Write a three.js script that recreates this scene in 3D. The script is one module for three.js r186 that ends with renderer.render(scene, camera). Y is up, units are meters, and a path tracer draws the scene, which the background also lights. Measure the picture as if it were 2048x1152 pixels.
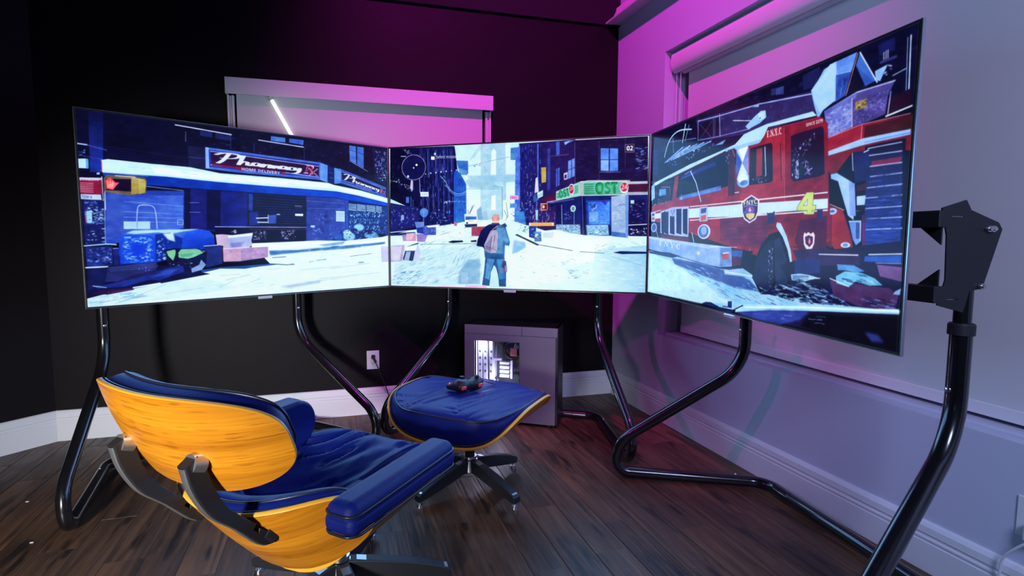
import * as THREE from 'three';
import { RoundedBoxGeometry } from 'three/addons/geometries/RoundedBoxGeometry.js';
import { MarchingCubes } from 'three/addons/objects/MarchingCubes.js';
import { mergeGeometries, mergeVertices, toCreasedNormals } from 'three/addons/utils/BufferGeometryUtils.js';
import { RectAreaLightUniformsLib } from 'three/addons/lights/RectAreaLightUniformsLib.js';

// ---------------------------------------------------------------- camera, exposure, lights
RectAreaLightUniformsLib.init();
const scene = new THREE.Scene();
scene.background = new THREE.Color(0x000000);
const renderer = new THREE.WebGLRenderer({ antialias: true });
renderer.toneMapping = THREE.LinearToneMapping;
renderer.toneMappingExposure = 1.0;
renderer.shadowMap.enabled = true;

const camera = new THREE.PerspectiveCamera(2 * Math.atan(576 / 1071.66) * 180 / Math.PI, 2048 / 1152, 0.05, 40);
camera.position.set(0, 1.1, 0);
camera.lookAt(0.26995, 1.1 - Math.tan(0.0863), -0.96287);   // turned 15.7 degrees to the right, 4.9 degrees down
camera.setViewOffset(2048, 1152, 55.2, 10.8, 2048, 1152);

const XR = 1.865, ZB = -3.33, TOP = 4.2, ZR = 3.0, XL = -4.6;   // right wall, back wall, open ceiling, rear wall, side wall
const TV_LIGHT = [0.2, 0.48, 1.0], TV_POWER = 3.4;

// spot lamps, most of them behind the camera: [name, label, position, aimed at, cone half angle, penumbra, intensity, colour, size]
const MAGENTA = [1.0, 0.035, 0.82];
const SPOTS = [
  ['spot_lamp', 'magenta spot lamp under the open ceiling above the screens', [0.4, 3.72, -1.2], [1.42, 1.95, -3.1], 0.74, 1.0, 29, MAGENTA, 2],
  ['spot_lamp', 'magenta spot lamp near the angled left wall, aimed across the room', [-2.45, 2.3, -1.56], [1.9, 0.55, -2.2], 0.27, 0.8, 5, MAGENTA, 2],
  ['studio_lamp', 'white studio lamp on a low floor stand behind the viewer at the left', [-1.3, 0.95, 0.75], [-0.4, 0.15, -3.0], 0.5, 1.0, 44, [0.95, 0.95, 0.98], 9],
  ['studio_lamp', 'cool white studio lamp on a tall floor stand behind the viewer at the right', [0.5, 2.2, 0.9], [1.9, 0.75, -0.9], 0.8, 1.0, 18, [0.5, 0.57, 1.0], 18],
];

// ---------------------------------------------------------------- helpers
let seed = 7;
const rnd = () => { seed = (seed * 1664525 + 1013904223) >>> 0; return seed / 4294967296; };
const used = new Map();
function numbered(name) { const n = used.get(name) ?? 0; used.set(name, n + 1); return n ? name + '_' + String(n).padStart(3, '0') : name; }
function shade(o) { o.traverse((c) => { if (c.isMesh) { c.castShadow = true; c.receiveShadow = true; } }); return o; }
function tag(o, label, category, group) { o.userData.label = label; if (category) o.userData.category = category; if (group) o.userData.group = group; return o; }
function thing(name, label, category, at = [0, 0, 0], turn = 0, group) {
  const o = new THREE.Group(); o.name = numbered(name); scene.add(o);
  o.position.set(...at); o.rotation.y = turn;
  return tag(o, label, category, group);
}
function part(name, geo, mat, parent, label) {
  const o = new THREE.Mesh(geo, mat); o.name = name; parent.add(o); o.castShadow = o.receiveShadow = true;
  if (label) o.userData.label = label;
  return o;
}
function struct(name, geo, mat) { const o = new THREE.Mesh(geo, mat); o.name = name; scene.add(o); o.userData.kind = 'structure'; o.castShadow = o.receiveShadow = true; return o; }
const V = (x, y, z) => new THREE.Vector3(x, y, z);
const join = (...g) => mergeGeometries(g.flat().map((q) => { const k = q.index ? q.toNonIndexed() : q; for (const n of Object.keys(k.attributes)) if (!['position', 'normal', 'uv'].includes(n)) k.deleteAttribute(n); return k; }));
function box(w, h, d, x = 0, y = 0, z = 0) { return new THREE.BoxGeometry(w, h, d).translate(x, y, z); }
function rbox(w, h, d, r, x = 0, y = 0, z = 0, seg = 2) { return new RoundedBoxGeometry(w, h, d, seg, r).translate(x, y, z); }
function cyl(r0, r1, h, x = 0, y = 0, z = 0, n = 24) { return new THREE.CylinderGeometry(r0, r1, h, n).translate(x, y, z); }
// uv in metres on a box-like geometry, by the axis each face looks along
function metreUV(g, s = 1, ox = 0, oy = 0) {
  const p = g.attributes.position, n = g.attributes.normal, uv = new Float32Array(p.count * 2);
  for (let i = 0; i < p.count; i++) {
    const ax = Math.abs(n.getX(i)), ay = Math.abs(n.getY(i)), az = Math.abs(n.getZ(i));
    const [u, v] = ax > ay && ax > az ? [p.getZ(i), p.getY(i)] : ay > az ? [p.getX(i), p.getZ(i)] : [p.getX(i), p.getY(i)];
    uv[i * 2] = u * s + ox; uv[i * 2 + 1] = v * s + oy;
  }
  g.setAttribute('uv', new THREE.BufferAttribute(uv, 2)); return g;
}
// a bent round bar through points, each inner corner rounded
function bentPath(pts, bend) {
  const path = new THREE.CurvePath(), P = pts.map((p) => V(...p)), b = (i) => Array.isArray(bend) ? bend[i] : bend;
  let from = P[0];
  for (let i = 1; i < P.length; i++) {
    if (i === P.length - 1) { path.add(new THREE.LineCurve3(from, P[i])); break; }
    const d0 = P[i - 1].clone().sub(P[i]), d1 = P[i + 1].clone().sub(P[i]), k = Math.min(b(i), d0.length() * 0.49, d1.length() * 0.49);
    const a = P[i].clone().add(d0.setLength(k)), c = P[i].clone().add(d1.setLength(k));
    path.add(new THREE.LineCurve3(from, a));
    path.add(new THREE.CubicBezierCurve3(a, a.clone().lerp(P[i], 0.6), c.clone().lerp(P[i], 0.6), c));
    from = c;
  }
  return path;
}
function bar(pts, r, bend = 0.08, segs = 90, round = 18) {
  const path = bentPath(pts, bend), g = new THREE.TubeGeometry(path, segs, r, round);
  const cap = (p) => new THREE.SphereGeometry(r, round, 8).translate(p[0], p[1], p[2]);
  return join(g, cap(pts[0]), cap(pts[pts.length - 1]));
}
// value noise
function hash(x, y, s) { let h = Math.imul(x, 374761393) ^ Math.imul(y, 668265263) ^ Math.imul(s, 2147483647 ^ 0x5bd1e995); h = Math.imul(h ^ (h >>> 13), 1274126177); return ((h ^ (h >>> 16)) >>> 0) / 4294967296; }
function noise(x, y, s = 1, px = 0, py = 0) {
  const xi = Math.floor(x), yi = Math.floor(y), fx = x - xi, fy = y - yi, u = fx * fx * (3 - 2 * fx), v = fy * fy * (3 - 2 * fy);
  const w = (a, n) => n ? ((a % n) + n) % n : a;
  const a = hash(w(xi, px), w(yi, py), s), b = hash(w(xi + 1, px), w(yi, py), s), c = hash(w(xi, px), w(yi + 1, py), s), d = hash(w(xi + 1, px), w(yi + 1, py), s);
  return a + (b - a) * u + (c - a) * v + (a - b - c + d) * u * v;
}
function fbm(x, y, oct, s, px = 0, py = 0) { let t = 0, a = 0.5, n = 0; for (let i = 0; i < oct; i++) { t += a * noise(x, y, s + i * 17, px, py); n += a; x *= 2; y *= 2; px *= 2; py *= 2; a *= 0.5; } return t / n; }
const mix = (a, b, t) => a + (b - a) * t, clamp = (x, a = 0, b = 1) => Math.min(b, Math.max(a, x)), smooth = (a, b, x) => { const t = clamp((x - a) / (b - a)); return t * t * (3 - 2 * t); };
function dataTex(w, h, fn, srgb) {
  const d = new Uint8Array(w * h * 4);
  for (let y = 0; y < h; y++) for (let x = 0; x < w; x++) { const c = fn(x / w, y / h), i = (y * w + x) * 4; d[i] = c[0]; d[i + 1] = c[1]; d[i + 2] = c[2]; d[i + 3] = 255; }
  const t = new THREE.DataTexture(d, w, h); t.magFilter = t.minFilter = THREE.LinearFilter; t.wrapS = t.wrapT = THREE.RepeatWrapping; if (srgb) t.colorSpace = THREE.SRGBColorSpace; t.needsUpdate = true; return t;
}
const std = (color, roughness, extra = {}) => new THREE.MeshStandardMaterial({ color: Array.isArray(color) ? new THREE.Color().setRGB(...color) : new THREE.Color(color), roughness, ...extra });
const phys = (color, roughness, extra = {}) => new THREE.MeshPhysicalMaterial({ color: Array.isArray(color) ? new THREE.Color().setRGB(...color) : new THREE.Color(color), roughness, ...extra });

// ---------------------------------------------------------------- materials
const plaster = dataTex(256, 256, (u, v) => { const n = 128 + 90 * (fbm(u * 48, v * 48, 3, 3, 48, 48) - 0.5); return [n, n, n]; });
const M = {};
M.darkWall = phys([0.0105, 0.0085, 0.0102], 0.52, { specularIntensity: 0.2, bumpMap: plaster, bumpScale: 0.0006 });
M.black = std([0.004, 0.004, 0.005], 0.9);
M.paleWall = std([0.56, 0.58, 0.70], 0.6, { bumpMap: plaster, bumpScale: 0.0006 });
M.white = std([0.78, 0.78, 0.80], 0.4);
M.shadeCloth = std([0.66, 0.65, 0.66], 0.75, { bumpMap: dataTex(128, 128, (u, v) => { const n = 128 + 60 * Math.sin(u * Math.PI * 128) * Math.sin(v * Math.PI * 128); return [n, n, n]; }), bumpScale: 0.0002 });
M.valance = std([0.74, 0.73, 0.74], 0.5);
M.tube = phys([0.006, 0.006, 0.007], 0.22, { clearcoat: 0.6, clearcoatRoughness: 0.08 });
M.satin = std([0.012, 0.013, 0.016], 0.55);
M.steel = std([0.72, 0.72, 0.74], 0.22, { metalness: 1 });
M.alu = std([0.55, 0.57, 0.58], 0.35, { metalness: 0.9 });
M.tvBody = std([0.01, 0.01, 0.012], 0.35);
M.tvEdge = std([0.5, 0.52, 0.52], 0.25, { metalness: 1 });
M.plasticWhite = std([0.75, 0.75, 0.78], 0.35);
M.plasticBlack = std([0.008, 0.008, 0.009], 0.45);

// ---------------------------------------------------------------- the setting: floor of planks, walls, ceiling, trims
const plankTone = dataTex(1024, 1024, (u, v) => {
  const warp = fbm(u * 6, v * 3, 3, 11, 6, 3), g = fbm(u * 64 + warp * 3, v * 6, 4, 21, 64, 6), big = fbm(u * 8, v * 4, 4, 31, 8, 4), knot = smooth(0.62, 0.8, fbm(u * 24, v * 8, 3, 41, 24, 8));
  const t = clamp(0.25 + 0.75 * g * 1.1 + (big - 0.5) * 0.9 - knot * 0.5);
  return [mix(34, 112, t), mix(22, 80, t), mix(15, 56, t)];
}, true);
const plankRough = dataTex(512, 512, (u, v) => { const n = 85 + 60 * fbm(u * 32, v * 16, 4, 51, 32, 16); return [n, n, n]; });
const plankBump = dataTex(512, 512, (u, v) => { const n = 255 * fbm(u * 96, v * 8, 3, 61, 96, 8); return [n, n, n]; });
const plankMats = [[1, 1, 1], [0.86, 0.82, 0.8], [0.72, 0.68, 0.68], [1.1, 1.02, 0.94]].map((c) => std(c, 1, { map: plankTone, roughnessMap: plankRough, bumpMap: plankBump, bumpScale: 0.0012 }));
const floor = struct('floor', box(XR - XL + 0.4, 0.1, ZR - ZB + 0.4, (XR + XL) / 2, -0.0537, (ZR + ZB) / 2), std([0.34, 0.24, 0.18], 0.7));
{
  const W = 0.125, L = 1.215, gap = 0.0028, made = new Map();
  const plankGeo = (len, k) => {
    const key = len.toFixed(3) + '_' + k;
    if (!made.has(key)) {
      const g = new RoundedBoxGeometry(W - gap, 0.014, len - gap, 1, 0.0016);
      const p = g.attributes.position, uv = new Float32Array(p.count * 2);
      for (let i = 0; i < p.count; i++) { uv[i * 2] = p.getX(i) / 0.9 + k * 0.137; uv[i * 2 + 1] = p.getZ(i) / 1.6 + k * 0.291; }
      g.setAttribute('uv', new THREE.BufferAttribute(uv, 2)); made.set(key, g);
    }
    return made.get(key);
  };
  const first = -0.523 - 33 * W;
  for (let i = 0; i < 53; i++) {
    const x0 = first + i * W; if (x0 + W > XR + 0.01) break;
    const shift = (i * 0.437 + hash(i, 3, 5) * 0.5) % 1 * L;
    let z = ZB - shift;
    while (z < ZR) {
      const a = Math.max(z, ZB), b = Math.min(z + L, ZR);
      const outside = (x0 + W + 1.46) * 0.664 + (b - ZB) * 0.748 < 0 || x0 + W < XL;
      if (b - a > 0.03 && !outside) {
        const m = part('plank', plankGeo(Math.round((b - a) * 50) / 50, Math.floor(hash(i, Math.round(z * 10), 9) * 5)), plankMats[Math.floor(hash(i, Math.round(z * 10), 4) * 4)], floor);
        m.position.set(x0 + W / 2, -0.0072, (a + b) / 2);
      }
      z += L;
    }
  }
}
function wallUV(g) { return metreUV(g, 1.5); }
// back wall with the opening of its window, wall on the right with a deep window recess, angled wall on the left
const LD = [-0.748, 0.664], LX = -1.46, LEN = 4.2, LEX = LX + LD[0] * LEN, LEZ = ZB + LD[1] * LEN;
const W1 = [-0.50, 0.90, 0.84, 1.93];                     // window in the back wall: x0, x1, y0, y1
struct('wall_back', wallUV(join(box(W1[0] - LX + 0.3, 2.487, 0.15, (W1[0] + LX - 0.3) / 2, 1.2435, ZB - 0.075), box(XR - W1[1] + 0.3, 2.487, 0.15, (XR + W1[1] + 0.3) / 2, 1.2435, ZB - 0.075),
  box(W1[1] - W1[0], W1[2], 0.15, (W1[0] + W1[1]) / 2, W1[2] / 2, ZB - 0.075), box(W1[1] - W1[0], 2.487 - W1[3], 0.15, (W1[0] + W1[1]) / 2, (W1[3] + 2.487) / 2, ZB - 0.075))), M.darkWall);
struct('trim_1', box(XR - LX + 0.6, TOP - 2.487, 0.19, (XR + LX) / 2, (TOP + 2.487) / 2, ZB - 0.075), M.black);
const W2 = [-2.79, -0.35, 0.513, 2.158], DEEP = 0.24;     // recess in the right wall: z0, z1, y0, y1
struct('wall_right', wallUV(join(box(DEEP, TOP, W2[0] - ZB + 0.2, XR + DEEP / 2, TOP / 2, (ZB - 0.2 + W2[0]) / 2), box(DEEP, TOP, ZR - W2[1] + 0.2, XR + DEEP / 2, TOP / 2, (ZR + 0.2 + W2[1]) / 2),
  box(DEEP, W2[2], W2[1] - W2[0], XR + DEEP / 2, W2[2] / 2, (W2[0] + W2[1]) / 2), box(DEEP, TOP - W2[3], W2[1] - W2[0], XR + DEEP / 2, (TOP + W2[3]) / 2, (W2[0] + W2[1]) / 2))), M.paleWall);
{
  const ang = Math.atan2(-LD[1], LD[0]);
  const g = wallUV(box(LEN + 0.1, TOP, 0.15, LEN / 2, TOP / 2, 0)).rotateY(ang);
  const nx = -LD[1] * 0.075, nz = LD[0] * 0.075;            // outwards from the room
  struct('wall_left', g.translate(LX + nx, 0, ZB + nz), M.darkWall);
}
struct('wall_side', wallUV(box(0.15, TOP, ZR - LEZ + 0.5, LEX - 0.075, TOP / 2, (ZR + LEZ) / 2)), M.darkWall);
struct('wall_rear', wallUV(box(XR - XL + 1, TOP, 0.15, (XR + XL) / 2, TOP / 2, ZR + 0.075)), std([0.2, 0.2, 0.22], 0.7));
struct('ceiling', box(XR - XL + 1.2, 0.15, ZR - ZB + 0.6, (XR + XL) / 2, TOP + 0.075, (ZR + ZB) / 2), M.black);

// baseboards: flat board, two fine grooves and a rounded cap, swept along the wall
function profileAlong(shapePts, len) {     // profile (out, up), extruded along +x
  const s = new THREE.Shape(shapePts.map((p) => new THREE.Vector2(p[0], p[1])));
  return new THREE.ExtrudeGeometry(s, { depth: len, bevelEnabled: false, steps: 1 }).rotateY(Math.PI / 2);
}
const BB = [[0, 0], [0.016, 0], [0.016, 0.098], [0.0135, 0.1], [0.0135, 0.106], [0.016, 0.108], [0.016, 0.114], [0.0125, 0.117], [0.0125, 0.124], [0.016, 0.128], [0.0145, 0.15], [0.009, 0.162], [0.004, 0.166], [0, 0.166]];
const boardBump = dataTex(256, 256, (u, v) => { const n = 255 * fbm(u * 8, v * 64, 3, 71, 8, 64); return [n, n, n]; });
M.board = std([0.74, 0.74, 0.77], 0.42, { bumpMap: boardBump, bumpScale: 0.0006 });
{
  // extruded pieces run along +x with «out» towards -z: turn each to its wall
  struct('baseboard_back', metreUV(profileAlong(BB, XR - LX), 1).rotateY(Math.PI).translate(XR, 0, ZB), M.board);
  struct('baseboard_right', metreUV(profileAlong(BB, ZR - ZB), 1).rotateY(Math.PI / 2).translate(XR, 0, ZR), M.board);
  struct('baseboard_left', metreUV(profileAlong(BB, LEN - 0.02), 1).rotateY(Math.PI + Math.atan2(LD[1], -LD[0])).translate(LX - 0.004, 0, ZB + 0.004), M.board);
  const CR = [[0, 2.495], [0.035, 2.495], [0.04, 2.51], [0.075, 2.55], [0.1, 2.565], [0.105, 2.6], [0, 2.6]].map(([a, b]) => [a, b]);
  const CR2 = [[0, 2.495], [0.105, 2.491], [0.108, 2.5], [0.1, 2.506], [0.06, 2.53], [0.035, 2.575], [0.03, 2.6], [0, 2.6]];
  struct('trim_2', profileAlong(CR2, ZR - ZB).rotateY(Math.PI / 2).translate(XR, 0, ZR), M.board);
}
// windows: frame and panes behind the shades
{
  const w1 = new THREE.Group(); w1.name = 'window_1'; w1.userData.kind = 'structure'; scene.add(w1);
  const cx = (W1[0] + W1[1]) / 2, cy = (W1[2] + W1[3]) / 2, w = W1[1] - W1[0], h = W1[3] - W1[2];
  part('window_frame', join(box(0.05, h, 0.06, W1[0] + 0.025, cy, ZB - 0.1), box(0.05, h, 0.06, W1[1] - 0.025, cy, ZB - 0.1), box(w, 0.05, 0.06, cx, W1[2] + 0.025, ZB - 0.1), box(w, 0.05, 0.06, cx, W1[3] - 0.025, ZB - 0.1), box(0.05, h, 0.06, cx, cy, ZB - 0.1)), M.white, w1);
  const glass = phys([1, 1, 1], 0.02, { transmission: 1, thickness: 0, ior: 1.5 });
  part('pane', box(w / 2 - 0.07, h - 0.09, 0.005, cx - w / 4, cy, ZB - 0.1), glass, w1); part('pane_001', box(w / 2 - 0.07, h - 0.09, 0.005, cx + w / 4, cy, ZB - 0.1), glass, w1);
  const w2 = new THREE.Group(); w2.name = 'window_2'; w2.userData.kind = 'structure'; scene.add(w2);
  const cz = (W2[0] + W2[1]) / 2, cy2 = (W2[2] + W2[3]) / 2, l = W2[1] - W2[0], h2 = W2[3] - W2[2], xf = XR + 0.21;
  part('window_frame', join(box(0.05, h2, 0.06, xf, cy2, W2[0] + 0.03), box(0.05, h2, 0.06, xf, cy2, W2[1] - 0.03), box(0.05, 0.06, l, xf, W2[2] + 0.03, cz), box(0.05, 0.06, l, xf, W2[3] - 0.03, cz), box(0.05, h2, 0.06, xf, cy2, cz)), M.white, w2);
  part('pane', box(0.005, h2 - 0.1, l / 2 - 0.08, xf, cy2, cz - l / 4), glass, w2); part('pane_001', box(0.005, h2 - 0.1, l / 2 - 0.08, xf, cy2, cz + l / 4), glass, w2);
  part('window_sill', rbox(0.13, 0.012, l - 0.01, 0.004, XR + 0.115, W2[2] + 0.004, cz), M.paleWall, w2);
}
// unseen black boards added behind the two windows, so that no light leaks in
struct('light_block_3', box(1.7, 1.4, 0.03, 0.2, 1.4, ZB - 0.19), M.black);
struct('light_block_4', box(0.03, 1.9, 2.7, XR + 0.28, 1.33, -1.57), M.black);

// ---------------------------------------------------------------- the pictures on the three screens, drawn flat in screen units (2048 x 1131)
const SCREEN_GLOW = 0.96;
const SCREENS = (() => {
  const W = 2048, H = 1131; let cv, c, s = 1;
  const R = () => { s = (s * 1664525 + 1013904223) >>> 0; return s / 4294967296; };
  const soft = (b) => { c.filter = b ? 'blur(' + b + 'px)' : 'none'; };
  const begin = (bg) => { cv = document.createElement('canvas'); cv.width = W; cv.height = H; c = cv.getContext('2d'); c.fillStyle = bg; c.fillRect(0, 0, W, H); c.lineJoin = c.lineCap = 'round'; };
  const trace = (p) => { c.beginPath(); c.moveTo(p[0], p[1]); for (let i = 2; i < p.length; i += 2) c.lineTo(p[i], p[i + 1]); };
  const P = (col, p, b) => { soft(b); c.fillStyle = col; trace(p); c.closePath(); c.fill(); soft(0); };
  const L = (col, w, p, curved) => {
    c.strokeStyle = col; c.lineWidth = w;
    if (!curved) { trace(p); c.stroke(); return; }
    c.beginPath(); c.moveTo(p[0], p[1]);
    for (let i = 2; i < p.length - 2; i += 2) c.quadraticCurveTo(p[i], p[i + 1], (p[i] + p[i + 2]) / 2, (p[i + 1] + p[i + 3]) / 2);
    c.lineTo(p[p.length - 2], p[p.length - 1]); c.stroke();
  };
  const E = (col, x, y, rx, ry, b) => { soft(b); c.fillStyle = col; c.beginPath(); c.ellipse(x, y, rx, ry, 0, 0, 7); c.fill(); soft(0); };
  const ring = (p, col, w) => { c.strokeStyle = col; c.lineWidth = w; c.beginPath(); c.ellipse(p[0], p[1], Math.abs(p[2] - p[0]), Math.abs(p[5] - p[1]), 0, 0, 7); c.stroke(); };
  const G = (c0, c1, a, p) => { const g = c.createLinearGradient(a[0], a[1], a[2], a[3]); g.addColorStop(0, c0); g.addColorStop(1, c1); c.fillStyle = g; trace(p); c.closePath(); c.fill(); };
  // an affine frame: baseline from the first to the second point, height towards the third
  const frame = (p) => { c.save(); c.transform((p[2] - p[0]) / 100, (p[3] - p[1]) / 100, (p[0] - p[4]) / 100, (p[1] - p[5]) / 100, p[0], p[1]); };
  const T = (txt, col, font, p) => { frame(p); c.fillStyle = col; c.font = font.replace(/(sans-serif|serif|monospace)/, '100px $1'); const w = c.measureText(txt).width; c.scale(100 / w, 1 / 0.72 * 1.0); c.fillText(txt, 0, 0); c.restore(); };
  const clip = (p) => { c.save(); trace(p); c.closePath(); c.clip(); };
  const bounds = (p) => { const x = p.filter((v, i) => i % 2 === 0), y = p.filter((v, i) => i % 2); return [Math.min(...x), Math.min(...y), Math.max(...x), Math.max(...y)]; };
  const S = (cols, n, w, l, th, p, sd) => {   // streaks along one direction
    s = sd * 7919 + 11; clip(p); const [x0, y0, x1, y1] = bounds(p), dx = Math.cos(th), dy = Math.sin(th);
    for (let i = 0; i < n; i++) { const x = mix(x0, x1, R()), y = mix(y0, y1, R()), k = l * (0.3 + R()), b = (R() - 0.5) * 0.25; c.globalAlpha = 0.35 + 0.5 * R(); c.strokeStyle = cols[Math.floor(R() * cols.length)]; c.lineWidth = w * (0.4 + R()); c.beginPath(); c.moveTo(x, y); c.quadraticCurveTo(x + dx * k / 2 - dy * b * k, y + dy * k / 2 + dx * b * k, x + dx * k, y + dy * k); c.stroke(); }
    c.restore(); c.globalAlpha = 1;
  };
  const D = (cols, n, w, h, p, sd) => {       // flecks
    s = sd * 6151 + 5; clip(p); const [x0, y0, x1, y1] = bounds(p);
    for (let i = 0; i < n; i++) { const x = mix(x0, x1, R()), y = mix(y0, y1, R()), a = w * (0.3 + R()), b = h * (0.3 + R()); c.globalAlpha = 0.4 + 0.5 * R(); c.fillStyle = cols[Math.floor(R() * cols.length)]; c.beginPath(); c.ellipse(x, y, a, b * 0.6, (R() - 0.5) * 0.9, 0, 7); c.fill(); }
    c.restore(); c.globalAlpha = 1;
  };
  const B = (col, w, h, p) => { clip(p); const [x0, y0, x1, y1] = bounds(p); c.strokeStyle = col; c.lineWidth = 1.5; c.globalAlpha = 0.7; for (let y = y0, r = 0; y < y1; y += h, r++) { c.beginPath(); c.moveTo(x0, y); c.lineTo(x1, y); for (let x = x0 + (r % 2) * w / 2; x < x1; x += w) { c.moveTo(x, y); c.lineTo(x, y + h); } c.stroke(); } c.restore(); c.globalAlpha = 1; };
  // brush lettering «Pharmacy» on a 100 x 100 frame
  const script = (p, col, k) => {
    frame(p); c.strokeStyle = col; c.lineCap = c.lineJoin = 'round';
    const draw = (list, wx) => { for (const d of list) { const q = new Path2D(d); c.lineWidth = wx; c.stroke(q); } };
    const strokes = ['M2 -70 C8 -95 24 -105 27 -84 C29 -62 18 -44 8 -46', 'M16 -92 C13 -60 10 -25 4 -2', 'M32 -88 C30 -60 28 -30 26 -6 C29 -36 34 -46 36 -36 C37 -24 34 -10 37 -8 C40 -8 41 -16 42 -20',
      'M50 -34 C46 -46 41 -34 42 -20 C43 -4 49 -10 50 -30 C49 -14 50 -6 53 -10', 'M55 -36 C55 -24 54 -14 53 -8 C55 -26 58 -40 61 -34', 'M62 -36 C62 -24 61 -14 61 -8 C62 -26 66 -40 67 -30 L66 -8 C67 -26 71 -40 72 -30 C72 -18 71 -10 74 -10',
      'M82 -34 C78 -46 74 -34 74.500 -20 C75 -4 81 -10 82 -30 C81 -14 82 -6 84 -10', 'M91 -34 C88 -42 84.500 -32 85 -18 C86 -6 90 -8 91.500 -14', 'M93 -36 C92 -20 93 -10 96 -14 C98 -20 98.500 -28 99 -36 C99 -10 97 14 91 16'];
    c.scale(1, 1); draw(strokes, 5.2 * k); c.restore();
  };
  const four = (p) => { frame(p); c.fillStyle = '#c8dc78'; c.strokeStyle = '#5a6a58'; c.lineWidth = 5; const q = new Path2D('M58 0 L58 -18 L0 -18 L0 -36 L44 -100 L82 -100 L82 -40 L100 -40 L100 -18 L82 -18 L82 0 Z M54 -40 L54 -74 L28 -40 Z'); c.stroke(q); c.fill(q, 'evenodd'); c.fillRect(40, -10, 56, 10); c.restore(); };
  // the fine mottling of a rendered picture: soft patches, grain, a little bloom
  const finish = () => {
    const n = document.createElement('canvas'); n.width = 1024; n.height = 566; const x = n.getContext('2d'), im = x.createImageData(1024, 566);
    for (let j = 0; j < 566; j++) for (let i = 0; i < 1024; i++) { const v = 128 + 150 * (fbm(i / 26, j / 17, 4, 211) - 0.5) + 46 * (hash(i, j, 77) - 0.5), k = (j * 1024 + i) * 4; im.data[k] = v; im.data[k + 1] = v; im.data[k + 2] = v; im.data[k + 3] = 255; }
    x.putImageData(im, 0, 0);
    const o = document.createElement('canvas'); o.width = W; o.height = H; const y = o.getContext('2d');
    y.filter = 'blur(1.6px)'; y.drawImage(cv, 0, 0); y.filter = 'none';
    y.globalCompositeOperation = 'overlay'; y.globalAlpha = 0.5; y.drawImage(n, 0, 0, W, H);
    y.globalCompositeOperation = 'lighter'; y.globalAlpha = 0.05; y.filter = 'blur(14px)'; y.drawImage(cv, 0, 0); y.filter = 'none';
    y.globalCompositeOperation = 'source-over'; y.globalAlpha = 1; return o;
  };
  return {
    left() {
  begin('#06061a');
  P('#0a0a2a',[-3,-6,2062,-7,2054,500,-21,510]); G('#0c0c38','#172a92',[94,-9,77,304],[61,1,131,3,114,344,51,350]); P('#0b0b30',[121,186,674,214,670,301,117,273]); L('#04041a',5,[136,198,556,230]); L('#04041a',5,[136,211,556,241]);
  L('#04041a',5,[134,223,554,251]); L('#04041a',5,[134,236,554,261]); L('#04041a',5,[133,247,554,273]); L('#04041a',5,[133,260,553,283]); L('#20256a',2,[136,197,556,224]); L('#20256a',2,[136,210,556,237]);
  L('#20256a',2,[134,223,554,248]); L('#20256a',2,[134,237,554,261]); L('#20256a',2,[133,250,554,273]); P('#14173f',[568,143,670,147,667,286,568,274]); L('#33409a',3,[570,214,667,214]);
  P('#100f30',[894,7,2062,10,2057,303,1544,214,888,154]); B('#1d1c4c',26,10,[1351,13,1717,16,1711,220,1347,180]); D(['#191850','#0b0a26','#24256a'],260,14,6,[503,4,2062,1,2057,294,700,153],3);
  P('#1a2464',[646,39,717,36,716,74,644,70]); P('#182058',[736,40,835,34,834,80,734,79]); L('#cfd8ff',7,[503,21,835,40]); L('#b9c8ff',7,[1015,54,1334,67]); P('#3f70d6',[1100,16,1203,17,1201,50,1098,49]);
  P('#3a66d0',[1231,17,1340,17,1335,51,1231,47]); L('#4a4f90',5,[560,56,557,116]); L('#232760',6,[831,47,828,133]); L('#2b2f6e',5,[984,80,981,144]); L('#30346e',5,[1342,67,1340,166]); P('#4d7ee0',[1708,13,1764,14,1765,150,1710,127]);
  P('#3d6ad2',[1778,14,1835,16,1831,179,1774,153]); L('#23307c',4,[1711,47,1834,69]); L('#23307c',4,[1770,10,1770,157]); L('#8ea4e8',4,[1710,131,1867,200]); P('#16164a',[1912,10,2044,7,2038,304,1935,263]);
  D(['#4a62c4','#27348e','#0c0d34','#7f9df0'],170,6,12,[1931,31,2048,27,2044,223,1935,206],5); D(['#cfe2ff','#8fb4ff'],26,8,8,[1945,193,2059,193,2058,278,1972,260],6); L('#9fc4ff',8,[0,193,46,196]); L('#3b46a0',5,[46,197,137,216]);
  L('#2b3690',4,[4,256,116,273]); P('#bfeaff',[0,278,40,274,41,330,0,331]); P('#58a8f0',[34,274,47,276,46,330,34,331]); D(['#3244a8','#5a7ae0'],20,5,6,[3,221,36,221,33,263,3,264],7);
  P('#0a36c4',[114,338,753,357,1140,367,1588,374,2064,443,2064,471,1692,438,1575,420,1324,421,751,413,536,410,323,404,113,366]);
  G('#0a2a9c','#0b48e6',[111,388,2064,417],[114,344,753,364,1140,374,1588,381,2064,450,2064,471,1692,438,1575,420,1324,421,751,413,536,410,323,404]);
  P('#c8f0ff',[107,276,140,267,354,274,577,277,756,301,1143,303,1524,313,1574,326,1797,354,2065,406,2064,446,1768,396,1588,374,1140,367,753,360,433,347,111,346]);
  P('#eaffff',[354,287,756,311,1143,314,1524,321,1795,363,2055,414,2054,434,1778,383,1540,354,754,347,378,333]); S(['#9fdcf4','#f4ffff','#b9e8fa'],70,5,46,0.047,[117,284,576,293,1460,333,1458,363,754,350,114,338],9);
  L('#e06a80',4,[110,273,109,343]); L('#1a2f98',6,[114,350,351,354]); L('#5e8ae8',4,[114,347,340,351]); P('#4468d8',[671,140,1464,166,1524,181,1520,310,1460,296,883,288,668,278]); P('#1c33b0',[680,153,1455,180,1452,281,677,266]);
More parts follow.
